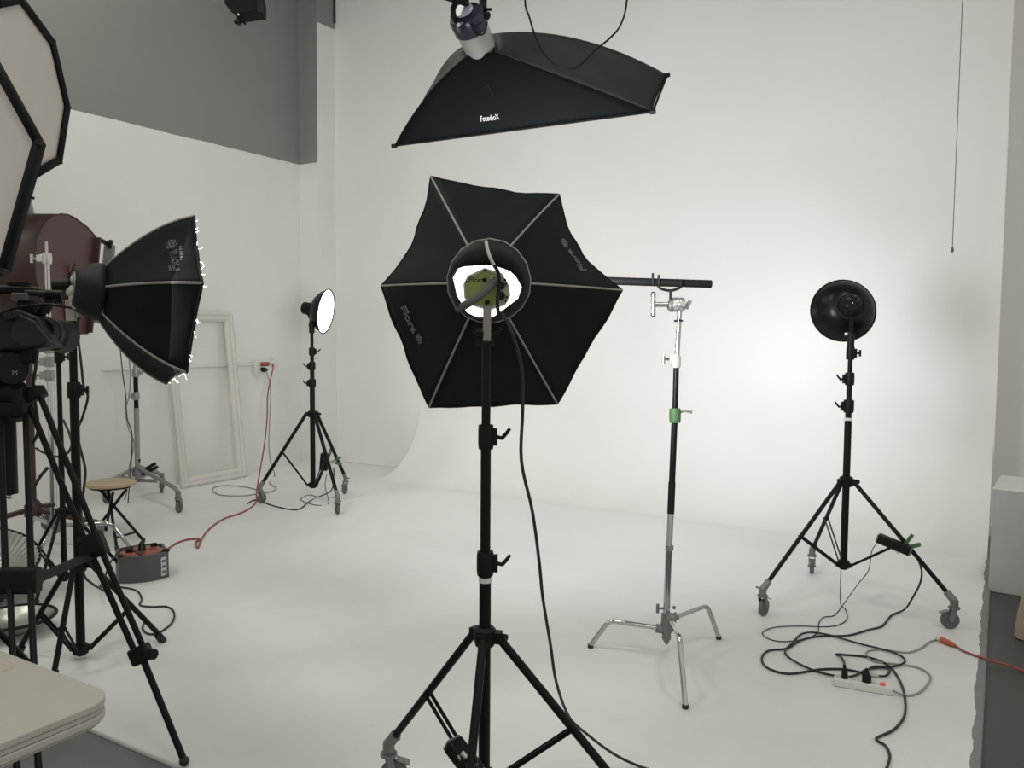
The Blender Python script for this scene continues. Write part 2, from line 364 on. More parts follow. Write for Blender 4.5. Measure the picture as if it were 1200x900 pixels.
# ---- stand of the side-on softbox at the left
bO = G(95, 772); zo = lambda y: zat(bO, y)
stand('folding_light_stand', bO, [G(192, 752), G(20, 768), G(62, 800)], zo(662), [zo(463), zo(376)], [(zo(457), RT, False)],
      'black folding tripod stand below the side-on softbox', 'folding stands', casters=False, r0=.021, legr=.013, collar_h=.05, brace_t=.55)

# ================================================================ SOFTBOXES
def flower(r, outline, c):
    mb = MB(); pts = [(0, 0)]+[(r*math.cos(math.pi/3*k+.3), r*math.sin(math.pi/3*k+.3)) for k in range(6)]
    for x, y in pts:
        mb.tube([V((c[0]+x+r*.42*math.cos(q), c[1]+y+r*.42*math.sin(q), 0)) for q in [2*math.pi*i/9 for i in range(9)]], outline, 4, True)
    return mb
def softbox(t, hub, rim, bulge, sag, logos, pipe_r=.0035, pm=cloth, diffuser=diff_on, inset=.02, seams=True, hubc=None):
    n = len(rim); hc = sum(hub, V((0, 0, 0)))/n; rc = sum(rim, V((0, 0, 0)))/n; ax = (rc-hc).normalized()
    def seam(i, s):
        p = hub[i].lerp(rim[i], s); c = hc.lerp(rc, s); out = (p-c).normalized()
        return p+out*bulge*4*s*(1-s)
    def surf(i, j, u, s):
        a, b = seam(i, s), seam(j, s); p = a.lerp(b, u); c = hc.lerp(rc, s)
        sg = sag[i] if isinstance(sag, (list, tuple)) and (i+1) % n == j else (sag[j] if isinstance(sag, (list, tuple)) else sag)
        k = 4*u*(1-u)*(sg*s*s+.05*4*s*(1-s))
        wr = (.006*math.sin(9*u+i*2.1)*math.sin(6*s+i)+.004*math.sin(17*u+11*s+i*1.7))*(1-abs(2*u-1))*s
        return p+(c-p)*k+(p-c).normalized()*wr
    for i in range(n):
        j = (i+1) % n
        MB().grid(lambda u, s: surf(i, j, u, s), 12, 12).build('panel', pm, t, solid=.002, fix=False)
        if seams: MB().tube([seam(i, s/14) + (seam(i, s/14)-hc.lerp(rc, s/14)).normalized()*.001 for s in range(15)], pipe_r, 6).build('seam_piping', pipe_grey, t)
        MB().tube([surf(i, j, u/12, 1) for u in range(13)], pipe_r*1.1, 6).build('rim_piping', pm if not seams else pipe_grey if False else blackp, t)
    edge = []
    for i in range(n): edge += [surf(i, (i+1) % n, u/6, .95) for u in range(6)]
    c0 = rc; k = len(edge)
    c0 = hc.lerp(rc, .95); edge = [c0+(e-c0)*.985 for e in edge]
    MB().add([c0]+edge, [(0, 1+i, 1+(i+1) % k) for i in range(k)]).build('front_diffuser', diffuser, t)
    for (i, j, u0, s0, size, du, small) in logos:
        vs, fs = text_mesh('Flora', 1.0, .028)
        lg = MB().add(vs, fs); xm = max(v.x for v in vs); fl_ = flower(.28, .03, (xm+.55, .35)); lg.add(fl_.v, fl_.f)
        if small:
            for q in range(6): lg.box((xm-1.0+q*.22, -.28, 0), (.13, .2, .05))
        eu = (surf(i, j, u0+.01, s0)-surf(i, j, u0, s0)).length/.01; es = (surf(i, j, u0, s0+.01)-surf(i, j, u0, s0)).length/.01
        out = []
        for v in lg.v:
            u = u0+v.x*size/eu; s = s0-v.y*size/es
            p = surf(i, j, u, s); nn = (surf(i, j, u+.01, s)-surf(i, j, u-.01, s)).cross(surf(i, j, u, s-.01)-surf(i, j, u, s+.01)).normalized()
            out.append(p+nn*(.003+v.z*size))
        m2 = MB(); m2.add(out, lg.f)
        m2.build('logo', mat('printed_grey_logo', (.17, .17, .165), .6), t)
    return hc, rc, ax, surf
def area(t, loc, direction, size, power, color=(1, 1, 1), shape='DISK', spread=180, sy=None):
    l = bpy.data.lights.new('lamp_light', 'AREA'); l.shape = shape; l.size = size; l.energy = power; l.color = color; l.spread = math.radians(spread)
    if sy: l.size_y = sy
    o = bpy.data.objects.new('lamp_light', l); COL.objects.link(o); o.parent = t; o.location = V(loc)-parent_world(t)
    o.rotation_euler = (-V(direction)).to_track_quat('Z', 'Y').to_euler(); return o

# ---- centre softbox, seen from behind
t = thing('softbox', V((bC.x, bC.y, zc(398))), 'six-sided black softbox with a lit green control panel seen from behind', 'softbox', 'printed six-sided softboxes')
ZR, ZH = 2.86, 2.52
rimpx = [(729, 340), (655, 228), (505, 207), (447, 335), (503, 477), (653, 473)]
hubpx = [(619, 332), (596, 291), (550, 291), (527, 332), (550, 372), (596, 372)]
dz = {0: 0, 1: .03, 2: .03, 3: 0, 4: -.03, 5: -.03}
rim = [P(x, y, ZR+dz[i]) for i, (x, y) in enumerate(rimpx)]; hub = [P(x, y, ZH) for x, y in hubpx]
hc, rc, ax, sf = softbox(t, hub, rim, .012, [.13, .04, .10, -.02, .0, .0], [(3, 4, .20, .80, .050, 0, False), (0, 1, .22, .80, .050, 0, False)])
area(t, rc+ax*.11, ax+ZUP*.12+RT*.12, .66, 39, (.99, .98, 1.05), spread=110)
# sleeve: cloth funnel gathered to a ragged hole around the lamp head
hole = [(612, 338), (606, 324), (597, 317), (585, 311), (570, 309), (556, 310), (545, 312), (536, 317), (531, 326), (533, 342), (537, 356), (548, 367), (560, 374), (574, 374), (588, 366), (600, 357), (608, 351)]
n = 17; oc = []
for i in range(n):
    q = -2*math.pi*(i+.2)/n
    k = 1.0 if 1 else 0
    oc.append(P(573+48.5*math.cos(q), 331+(51 if math.sin(q) < 0 else 47)*math.sin(q), ZH-.005))
ic = [P(x+random.uniform(-1.2, 1.2), y+random.uniform(-1.2, 1.2), ZH-.015) for x, y in hole]
def slv(u, s):
    k = int(round(u*n)) % n; a, b = oc[k], ic[k]; p = a.lerp(b, s); return p-FW*(.022*math.sin(math.pi*min(1, s*1.0)))+UP*.004*math.sin(7*k+9*s)*s
MB().grid(slv, n, 6).build('sleeve', cloth2, t, solid=.003)
MB().tube(oc, .004, 6, True).build('sleeve_piping', pipe_grey, t)
ZQ = ZH+.045
# lamp head inside the sleeve
lc = P(572, 338, ZQ); hx, hy, hz = RT, UP, -FW
MB().lathe([(.002, 0), (.112, 0), (.116, .01), (.116, .09)], P(572, 338, ZQ+.03), FW, 28).build('lamp_pan', lamp_on, t)
gp = [(543, 333), (548, 323), (568, 314), (588, 320), (597, 335), (598, 346), (592, 357), (573, 363), (554, 358), (544, 349)]
MB().prism([P(x, y, ZQ-.035) for x, y in gp], FW*.03).build('panel_rim', mat('pale_panel_rim', (.50, .51, .46), .4), t)
gq = [(545, 334), (550, 325), (568, 317), (582, 321), (582, 357), (573, 360), (556, 356), (546, 348)]
pn = MB().prism([P(x, y, ZQ-.037) for x, y in gq], FW*.004).build('green_panel', mat('lime_green_panel', (.20, .26, .05), .4), t)
gw = [(582, 321), (588, 323), (595, 336), (596, 346), (591, 355), (582, 357)]
MB().prism([P(x, y, ZQ-.037) for x, y in gw], FW*.004).build('pale_green_panel', mat('pale_green_panel_paint', (.34, .36, .22), .4), t)
vs_, fs_ = text_mesh('Flora', .024)
MB().add([P(549, 331, ZQ-.0375)+RT*v.x+UP*v.y-FW*(v.z+.0015) for v in vs_], fs_).build('panel_lettering', blackp, pn)
fw_ = flower(.0045, .0008, (0, 0)); MB().add([P(568, 328, ZQ-.039)+RT*v.x+UP*v.y-FW*v.z for v in fw_.v], fw_.f).build('panel_flower', blackp, pn)
for (x, y, r) in ((568, 316.5, .003), (546.5, 330, .003), (592, 328, .004), (593, 332.5, .0035), (594, 348, .0035), (593, 353, .0035), (571, 354, .008)):
    MB().cyl(P(x, y, ZQ-.036), P(x, y, ZQ-.045), r, 10).build('socket', blackp, t)
for (x, y) in ((587, 335), (587.5, 347)):
    MB().lathe([(.012, 0), (.0125, .012), (.010, .02), (.001, .021)], P(x, y, ZQ-.037), -FW, 14).build('knob', blackp, t)
MB().tube(smoothpts([P(580, 328, ZQ-.05), P(575, 335, ZQ-.085), P(561, 348, ZQ-.095), P(546, 357, ZQ-.085), P(537, 362, ZQ-.05)]), .0125, 10).build('handle', mat('grey_foam_grip', (.085, .085, .08), .7), t)
MB().sphere(P(579, 327, ZQ-.045), .012).build('handle_boss', whitep, t)
MB().tube(smoothpts([P(569.5, 283, ZH-.02), P(571.5, 293, ZH-.04), P(575, 303, ZH-.05), P(579, 311, ZH-.05)]), .0055, 8).build('pale_cord', mat('pale_cord', (.45, .46, .42), .5), t)
MB().tube(smoothpts([P(579, 311, ZH-.05), P(584, 320, ZH-.05), P(585, 334, ZH-.05), P(583, 352, ZH-.05), P(584, 366, ZH-.06), P(587, 367, ZH-.09)]), .0055, 8).build('black_cord', blackp, t)
yk = mat('beige_bracket', (.20, .19, .16), .5)
MB().bar(P(571, 360, ZH-.02), P(570.5, 400, 2.48), .024, .02, FW).build('bracket', yk, t, bev=.002)
MB().bar(P(557, 401, 2.49), P(579, 401, 2.49), .012, .02, UP).cyl(P(565, 392, 2.48), P(558, 389, 2.46), .008, 8).tube([P(577, 392, 2.48), P(585, 389, 2.47), P(588, 384, 2.47)], .005, 8).build('bracket_clamp', blackp, t)
MB().lathe([(.001, 0), (.012, 0), (.014, .01), (.012, .02), (.001, .02)], P(558, 389, 2.46), RT, 10).build('bracket_knob', blackp, t)

# ---- side-on softbox at the left
ZL = 4.05
tip = V((bO.x, bO.y, zo(376)))
t = thing('softbox', tip, 'six-sided black softbox seen side-on above the wooden stool', 'softbox', 'printed six-sided softboxes')
vr = ray(210, 354).normalized(); rl = vr.cross(ZUP).normalized(); fl_l = ZUP.cross(rl); fl_l = (vr-ZUP*vr.dot(ZUP)).normalized()
th = math.radians(12)
axl = (rl*math.cos(th)+fl_l*math.sin(th)); axl = (axl*math.cos(.10)-ZUP*math.sin(.10)).normalized()
nl = axl.cross(ZUP).normalized()
if nl.dot(vr) > 0: nl = -nl
ul = nl.cross(axl).normalized()
if ul.z < 0: ul = -ul
rcen = P(210.5, 354.5, ZL+.02)
RRL = 104/960*ZL
rim = [rcen+ul*math.cos(math.radians(a))*RRL+nl*math.sin(math.radians(a))*RRL for a in (20, 80, 140, 200, 260, 320)]
hcen = P(119, 343, ZL-.02)
hub = [hcen+ul*math.cos(math.radians(a))*.135+nl*math.sin(math.radians(a))*.135 for a in (20, 80, 140, 200, 260, 320)]
hc, rc, ax, sf = softbox(t, hub, rim, .045, .05, [(1, 0, .20, .78, .074, 0, True)], pipe_r=.006)
area(t, rc+ax*.05, ax, .74, 1.6, (1, .99, .95))
MB().tube(hub+[], .006, 6, True).build('hub_piping', pipe_grey, t)
# gathered sleeve
def slv2(u, s):
    a = 2*math.pi*u; r = (.135, .138, .13, .12, .105, .09)[min(5, int(s*5+.5))]*(1+.05*math.sin(5*a+3*s))
    return hcen-axl*(.125*s)+(ul*math.cos(a)+nl*math.sin(a))*r
MB().grid(slv2, 24, 5).build('sleeve', cloth2, t, solid=.003)
head = hcen-axl*.10
MB().lathe([(.002, 0), (.085, 0), (.09, .02), (.09, .08), (.06, .1)], head-axl*.03, axl, 20).build('lamp_head', castmetal, t)
wht = mat('aged_white_plastic', (.42, .42, .38), .5)
for k, (x, y, r) in enumerate(((90, 328, .03), (96, 336, .026), (86, 342, .034), (88, 350, .03), (94, 346, .024), (88, 356, .026))):
    MB().sphere(P(x, y, ZL-.10), r, 10, 6).build('lamp_fitting', wht, t)
MB().cyl(P(82, 334, ZL-.1), P(62, 335, ZL-.12), .03, 14).build('lamp_knob', blackp, t)
MB().cyl(P(72, 349, ZL-.08), P(60, 350, ZL-.1), .032, 12).build('lamp_knob', blackp, t)
MB().bar(P(84, 352, ZL), P(85, 378, ZL), .05, .035, FW).build('bracket', wht, t, bev=.004)
# torn edge threads of the front diffuser
thr = MB()
for k in range(22):
    b = rim[k % 3].lerp(rim[(k % 3)+1], random.random()); p = [b]
    for q in range(4): p.append(p[-1]+axl*random.uniform(0, .006)+ul*random.uniform(-.011, .008)+nl*random.uniform(-.004, .01))
    thr.tube(p, .0013, 4)
thr.build('frayed_fringe', diff_on, t)['kind'] = 'stuff'

# ---- octagonal boxes at the far left, fronts towards the room
def octabox(t, rimv, nrm, dep, rim_w, hub_r=.09):
    n = 8; c = sum(rimv, V((0, 0, 0)))/n; hb = [c-nrm*dep+(v-c).normalized()*hub_r for v in rimv]
    for i in range(n):
        j = (i+1) % n
        def sfn(u, s, i=i, j=j):
            a = hb[i].lerp(rimv[i], s)+(rimv[i]-c).normalized()*.05*4*s*(1-s); b = hb[j].lerp(rimv[j], s)+(rimv[j]-c).normalized()*.05*4*s*(1-s); return a.lerp(b, u)
        MB().grid(sfn, 4, 8).build('panel', cloth, t, solid=.002, fix=False)
        a, b = rimv[i], rimv[j]; ai, bi = c+(a-c)*(1-rim_w), c+(b-c)*(1-rim_w)
        MB().add([a+nrm*.012, b+nrm*.012, bi+nrm*.004, ai+nrm*.004, a-nrm*.03, b-nrm*.03], [(0, 1, 2, 3), (4, 5, 1, 0)]).build('rim_band', cloth, t, solid=.004)
    inn = [c+(v-c)*(1-rim_w*.8)-nrm*.012 for v in rimv]
    MB().add([c-nrm*.03]+inn, [(0, 1+i, 1+(i+1) % n) for i in range(n)]).build('front_diffuser', diff_off, t)
    MB().lathe([(.001, -.16), (.07, -.16), (.08, -.12), (.08, -.02), (hub_r*1.1, 0), (hub_r*1.1, .03)], c-nrm*dep, nrm, 20).build('lamp_head', blackp, t)
    for v in rimv: MB().tube([v-nrm*.012, v+nrm*.014], .009, 8).build('corner_pocket', cloth2, t)
    return c, c-nrm*dep
ZN = 2.5
e1, e2 = V((215, 1.7)), V((29.7, 214)); cc = V((-168, 165.3))
rv = []
for k in range(8):
    a = math.pi/4*k; q = cc+e1*math.cos(a)+e2*math.sin(a); rv.append(P(q.x, q.y, ZN))
bN = V(P(-168, 165, ZN)); vN = -FW
stN = bN-vN*.42; baseN = V((stN.x, stN.y, 0))
t = thing('octagonal_softbox', bN-V((0, 0, .5)), 'large octagonal softbox cropped by the picture edge, in front of its twin', 'softbox', 'white-faced octagonal softboxes')
cN, hN = octabox(t, rv, vN, .38, .035)
stand('folding_light_stand', V((hN.x, hN.y, -.02)), [V((f.x, f.y, -.02)) for f in polar((hN.x, hN.y, 0), .5, (180, 75, 290))], .62, [1.2, 1.75, hN.z-.07], [(1.2, RT, False), (1.75, RT, False)],
      'black folding stand carrying the large cropped octagonal softbox', 'folding stands', casters=False, collar_h=.1)
ZF = 5.6
vr = ray(36, 115).normalized(); rl = vr.cross(ZUP).normalized(); vh = (vr-ZUP*vr.dot(ZUP)).normalized()
nF = (rl*math.cos(math.radians(27))-vh*math.sin(math.radians(27))).normalized(); sF = ZUP.cross(nF).normalized()
RF = 105/960*ZF; cF = P(30, 104, ZF)
rv = [cF+(sF*math.cos(a)*(1 if sF.dot(rl) > 0 else -1)+ZUP*math.sin(a))*RF for a in [math.pi/4*k+.06 for k in range(8)]]
t = thing('octagonal_softbox', cF-V((0, 0, .55)), 'octagonal softbox with cream front high above the maroon lamp', 'softbox', 'white-faced octagonal softboxes')
cF2, hF = octabox(t, rv, nF, .42, .10)
wpt = WX(44, 330, XL+.03)
t = thing('boom_arm', V((XL, wpt.y, wpt.z)), 'grey wall boom rising behind the maroon lamp to the cream softbox', 'boom arm')
MB().tube([V((XL+.06, wpt.y, wpt.z)), P(37, 255, 6.8), P(29, 219, 6.6), hF-nF*.10], .028, 10).build('arm', steel, t)
MB().box((XL+.018, wpt.y, wpt.z), (.03, .16, .22)).build('wall_plate', steel, t, bev=.004)
q = P(31, 228, 6.66); MB().cyl(q-RT*.03, q+RT*.06-ZUP*.03, .012, 8).build('lock_lever', blackp, t)

# ---- overhead strip box with its flash head
A = P(462, 171, 4.1); B = P(765, 131, 3.6); Cq = P(782, 88, 3.89); D = A+(Cq-B)
nb = (B-A).cross(Cq-B).normalized()
if nb.z < 0: nb = -nb
mid = (A+Cq)/2; ring = P(566, 63, 3.80)
t = thing('strip_softbox', mid, 'black strip softbox hanging overhead from a silver flash head', 'softbox')
ex = (B-A).normalized(); ey = (Cq-B).normalized()
rimc = [A, B, Cq, D]; hubc = [P(547, 66, 3.74), P(580, 61, 3.70), P(575, 40, 3.80), P(543, 54, 3.83)]; BUL = (.035, .004, .075, .05)
for i in range(4):
    j = (i+1) % 4
    def S(i, s):
        p = hubc[i].lerp(rimc[i], s); c = ring.lerp(mid, s); o = (p-c).normalized()
        return p+nb*BUL[i]*4*s*(1-s)
    def sfn(u, s, i=i, j=j):
        p = S(i, s).lerp(S(j, s), u); c = ring.lerp(mid, s); long = i in (0, 2)
        p = p+(c-p)*(.03 if long else .02)*4*u*(1-u)*s
        if not long: p = p+(c-p).normalized()*.006*math.sin(14*s+5*u)*math.sin(math.pi*u)
        return p
    MB().grid(sfn, 14, 16).build('panel', mat('strip_nylon_shaded', (.0030, .0040, .0044), .7, bump=.25, bscale=350, var=.2, spec=.08) if i == 0 else mat('strip_nylon_lit', (.018, .019, .0195), .55, bump=.25, bscale=300, var=.25, spec=.3), t, solid=.002, fix=False)  # one nylon in two tones: near panel painted shaded, the rest lit
    MB().tube([rimc[i], rimc[j]], .005, 6).build('rim_rod', blackp, t)
    MB().tube([rimc[i]-ex*.012, rimc[i]+ex*.012], .011, 8).build('corner_pocket', blackp, t)
    if i == 0:
        vs_, fs_ = text_mesh('FotodioX', 1.0); xm = max(v.x for v in vs_); sz = .115/xm
        out = []
        for v in vs_:
            u = .365+v.x*sz/1.31; s = .865-v.y*sz*1.25/.40; p = sfn(u, s); nn = (sfn(u+.01, s)-sfn(u-.01, s)).cross(sfn(u, s-.01)-sfn(u, s+.01)).normalized(); out.append(p+nn*.004)
        MB().add(out, fs_).build('logo', mat('white_print', (.55, .55, .55), .6), t)
        MB().tube([sfn(.44, .42)-FW*.004, sfn(.45, .50)-FW*.004, sfn(.46, .60)-FW*.004], .004, 6).build('fabric_tab', blackp, t)
MB().add([p-nb*.004 for p in (A, B, Cq, D)], [(0, 1, 2, 3)]).build('front_diffuser', diff_off, t)
MB().lathe([(.075, -.02), (.085, -.02), (.085, .03), (.075, .03)], ring, nb, 24, True).build('speed_ring', steel, t)
hb0 = P(566, 63, 3.79); hb1 = P(543, 12, 3.60); ha = (hb1-hb0).normalized()
t2 = thing('flash_head', hb0, 'silver cylindrical flash head with dark blue cap above the strip softbox', 'flash head')
Lh = (hb1-hb0).length
MB().lathe([(.05, .0), (.066, .015), (.072, .03), (.076, Lh*.6), (.07, Lh*.6)], hb0, ha, 28).build('barrel', mat('silver_grey_barrel', (.36, .36, .33), .4, .35), t2)
MB().lathe([(.07, Lh*.58), (.08, Lh*.6), (.081, Lh*.84), (.073, Lh*.93), (.05, Lh*.97), (.001, Lh*.98)], hb0, ha, 28).build('rear_cap', mat('dark_blue_cap', (.016, .018, .035), .25), t2)
sx, sy, sz_ = frame_of(ha)
MB().lathe([(.001, 0), (.045, .0), (.043, .006), (.001, .007)], hb1+ha*-.002, ha, 20).build('rear_panel', mat('pale_lilac_panel', (.38, .37, .46), .25), t2)
MB().cyl(P(537.5, 29, 3.58), P(537, 29.5, 3.56), .008, 10).build('button', whitep, t2)
MB().tube(smoothpts([P(533, 24, 3.6), P(531, 10, 3.56), P(538, 0, 3.54), P(548, -3, 3.56)]), .012, 8).build('handle', blackp, t2)
MB().tube(smoothpts([P(553, 30, 3.57), P(556, 37, 3.56), P(564, 41, 3.56), P(569, 36, 3.57), P(570, 26, 3.6)]), .004, 6).build('sync_cord', blackp, t2)
# hanging mount for the flash head
t3 = thing('ceiling_mount', P(566, 12, 3.7), 'black pivot bracket and drop rod holding the flash head', 'ceiling mount')
MB().tube([P(569, 22, 3.66), P(566, 12, 3.68), P(566, -6, 3.70)], .018, 10).build('pivot_arm', blackp, t3)
MB().cyl(P(562, 11, 3.66), P(576, 11, 3.64), .007, 8).cyl(P(566, 18, 3.64), P(572, 18, 3.62), .016, 12).build('clamp_knob', blackp, t3)
q0 = P(566, -4, 3.70)
MB().cyl(q0-ZUP*.0, V((q0.x, q0.y, CEIL)), .022, 12).build('drop_rod', blackp, t3)
MB().bar(P(518, -6, 3.5), P(548, 3, 3.6), .02, .03).build('side_arm', blackp, t3)
MB().bar(P(500, -12, 3.5), P(600, -10, 3.75), .03, .03).build('cross_bar', blackp, t3)
cp = [(585, 0), (600, 60), (620, 125), (650, 190), (700, 240), (750, 255), (790, 240), (840, 190), (900, 140), (940, 90), (962, 0)]
cp = [P(430+x/3.158, y/3.158, 3.5) for x, y in cp]
cable('hanging_cable', [V((cp[0].x, cp[0].y, CEIL)), V((cp[0].x, cp[0].y, cp[0].z+.6)), cp[0]+ZUP*.25]+cp+[cp[-1]+ZUP*.2, V((cp[-1].x, cp[-1].y, cp[-1].z+.6)), V((cp[-1].x, cp[-1].y, CEIL))], .0045, blackp, 'black cable drooping in a loop over the strip softbox')

# ================================================================ DISH LIGHTS
def dish(t, c, ax, R, dep, front, lit):
    """c: centre of the mouth, ax: facing direction"""
    MB().lathe([(R*.30, -dep), (R*.42, -dep*.97), (R*.62, -dep*.82), (R*.86, -dep*.45), (R*.97, -dep*.1), (R*1.0, 0), (R*.985, .004), (R*.95, -dep*.1), (R*.84, -dep*.42), (R*.6, -dep*.78), (R*.3, -dep*.93)], c, ax, 48).build('reflector_dish', mat('black_gloss_enamel', (.0035, .0038, .004), .32, spec=.2), t)
    MB().tube([c+(frame_of(ax)[0]*math.cos(q)+frame_of(ax)[1]*math.sin(q))*R for q in [2*math.pi*i/48 for i in range(48)]], .006, 8, True).build('dish_rim', blackp, t)
    MB().lathe([(.001, .004), (R*.5, .003), (R*.96, -.004)], c, ax, 40).build('dish_diffuser', front, t)
ax_r = (WY(915, 425, YB)-P(988, 364, 5.02)).normalized()
tipR = V((bR.x, bR.y, zr(400)))
t = thing('dish_light', tipR, 'round black dish light aimed at the white wall, seen from behind', 'dish light', 'dish lights')
cR = P(988, 364, 5.02); RR = 36.2/960*5.0
dish(t, cR, ax_r, RR, .13, disc_on, True)
area(t, cR+ax_r*.02, ax_r, .34, 3.9, (1, .95, 1.06), spread=78)
bk = cR-ax_r*.13
MB().lathe([(.001, -.10), (.045, -.10), (.055, -.085), (.055, -.03), (.068, -.01), (.068, .01)], bk, ax_r, 24).build('lamp_housing', blackp, t)
hx, hy, hz = frame_of(ax_r)
for (a, b, r) in ((.02, .02, .012), (-.028, .01, .008), (.03, -.02, .009), (-.01, .035, .007)):
    MB().lathe([(.001, .012), (r*.8, .012), (r, .004), (r, 0)], bk-ax_r*.10+hx*a+hy*b, -ax_r, 12).build('rear_fitting', mat('shiny_black_knob', (.03, .03, .03), .15), t)
MB().tube(smoothpts([bk-ax_r*.05+hx*.075+hy*.02, bk-ax_r*.07+hx*.07-hy*.05, bk-ax_r*.07-hy*.09, bk-ax_r*.07-hx*.07-hy*.05, bk-ax_r*.05-hx*.075+hy*.02]), .008, 8).build('yoke', blackp, t)
MB().cyl(tipR-ZUP*.04, tipR+ZUP*.05, .02, 12).build('stand_socket', blackp, t)
MB().tube([tipR+ZUP*.04, bk-ax_r*.07-hy*.09], .012, 8).build('yoke_post', blackp, t)
MB().cyl(P(990, 391, 4.9), P(999, 391, 4.88), .011, 10).build('tilt_knob', satin, t)

vr = ray(381, 365).normalized(); rl = vr.cross(ZUP).normalized()
ax_b = (rl*.93-V((vr.x, vr.y, 0)).normalized()*.35-ZUP*.15).normalized()
cB = P(382, 365, 7.70); RB = 26/960*7.7
tipB = V((bB.x, bB.y, zb(384)))
t = thing('dish_light', tipB, 'round dish light with glowing white face turned to the room', 'dish light', 'dish lights')
dish(t, cB, ax_b, RB, .13, disc_on, True)
area(t, cB+ax_b*.03, ax_b, .36, 4, (1, 1, .97))
bk = cB-ax_b*.13
MB().lathe([(.001, -.10), (.05, -.10), (.058, -.085), (.058, -.03), (.07, -.01), (.07, .01)], bk, ax_b, 20).build('lamp_housing', blackp, t)
MB().tube([bk-ax_b*.05, P(367, 374, 7.75), tipB+ZUP*.02], [.03, .035, .03], 10).build('yoke', blackp, t)
MB().tube([P(365, 364, 7.7), P(359, 362, 7.7), P(360, 368, 7.7), P(365, 372, 7.7)], .01, 6).build('rear_handle', blackp, t)
MB().cyl(tipB-ZUP*.05, tipB+ZUP*.04, .026, 12).build('stand_socket', blackp, t)

# ballasts clipped to the stands with green-taped clamps
def ballast(c, axl_, sizes, label, clampp, cd):
    t = thing('ballast_box', c, label, 'ballast', 'ballast boxes clipped to stands')
    x = V(axl_).normalized(); y = (ZUP if abs(x.z) < .8 else FH).cross(x).normalized(); z = x.cross(y)
    MB().box(c, sizes, (x, y, z)).build('case', blackp, t, bev=.006)
    for s in (-1, 1): MB().box(V(c)+x*s*sizes[0]*.5, (.01, sizes[1]*.9, sizes[2]*.9), (x, y, z)).build('end_cap', mat('grey_end_cap', (.12, .12, .12), .5), t, bev=.002)
    k = V(clampp); d = V(cd).normalized(); s = d.cross(ZUP).normalized(); uu = s.cross(d)
    for sg in (-1, 1):
        MB().bar(k-d*.055+uu*.006*sg, k+d*.02+uu*.012*sg, .02, .008).build('clamp_jaw', satin, t, bev=.002)
        MB().bar(k+d*.018+uu*.012*sg, k+d*.078+uu*.032*sg, .03, .02).build('clamp_grip', green, t, bev=.003)
    MB().cyl(k-s*.018, k+s*.018, .008, 10).build('clamp_pivot', satin, t)
ballast(P(1048, 638, 4.66), P(1064, 645, 4.62)-P(1033, 632, 4.70), (.18, .06, .05), 'black ballast box clamped by green grips to the dish stand leg', P(1060, 641, 4.64), P(1072, 633, 4.60)-P(1056, 643, 4.64))
ballast(P(380, 541, 7.6), ZUP+RT*.1, (.155, .075, .05), 'black ballast box with green clamp on the glowing dish stand', P(391, 541, 7.55), P(400, 539, 7.5)-P(385, 541, 7.55))
ballast(P(544, 889, 2.42), P(556, 905, 2.40)-P(534, 876, 2.45), (.12, .055, .045), 'black ballast box low on the centre softbox stand', P(553, 900, 2.40), P(560, 908, 2.4)-P(550, 896, 2.4))

# ================================================================ C-STAND with the black bar
bS = G(783, 768); 
t = thing('c_stand', bS, 'chrome three-legged stand with green-taped collar holding the black bar', 'grip stand')
ZS = 4.03
def cs(x, y): return P(x, y, ZS)
hubp = cs(783, 722)
MB().cyl(cs(780, 742), cs(784, 640), .0165).build('pole_section', chrome, t)
MB().cyl(cs(784, 640), cs(786, 600), .0155).build('pole_section', satin, t)
MB().cyl(cs(786, 602), cs(787.5, 565), .0175).build('black_tape', blackp, t)
MB().cyl(cs(787.5, 566), cs(790.8, 486), .0155).build('pole_section', black, t)
MB().cyl(cs(790.8, 488), cs(792.5, 430), .0140).build('pole_section', black, t)
MB().cyl(cs(792.5, 432), cs(796.5, 362), .0125).build('pole_section', chrome, t)
def tknob(parent, p, d, L=.03, m=steel, big=1.0):
    d = V(d).normalized(); MB().cyl(p, V(p)+d*L, .006*big, 8).cyl(V(p)+d*L-ZUP*.022*big, V(p)+d*L+ZUP*.022*big, .008*big, 10).build('t_knob', m, parent)
a = MB().lathe([(.013, -.03), (.022, -.03), (.024, -.02), (.024, .02), (.022, .03), (.013, .03)], cs(792, 424), UP, 16).box(cs(788, 421), (.03, .03, .04), (RT, FW, UP)).build('upper_collar', mat('pale_cast_metal', (.62, .66, .58), .35, .7), t)
tknob(a, cs(786, 421), -RT, .035, chrome)
a = MB().lathe([(.016, -.035), (.026, -.035), (.028, -.02), (.028, .02), (.026, .035), (.016, .035)], cs(791, 487), UP, 16).build('middle_collar', green, t)
MB().tube([cs(796, 483), cs(803, 481.5), cs(811, 482.5)], [.007, .006, .009], 8).build('collar_handle', mat('green_grey_metal', (.22, .27, .2), .5, .4), a)
MB().lathe([(.016, -.012), (.020, -.012), (.020, .012), (.016, .012)], cs(784.5, 642), UP, 14).build('pole_band', steel, t)
a = MB().lathe([(.016, -.05), (.03, -.05), (.033, -.03), (.028, .0), (.026, .04), (.016, .045)], cs(781.5, 728), UP, 16).cyl(cs(781, 737), cs(781, 749), .022, 12).lathe([(.001, -.03), (.012, -.015), (.022, .01)], cs(781, 749), UP, 10).build('base_casting', castmetal, t)
tknob(a, cs(779, 713), -RT, .035, castmetal)
MB().sphere(cs(790, 712), .009).build('spring_catch', castmetal, t)
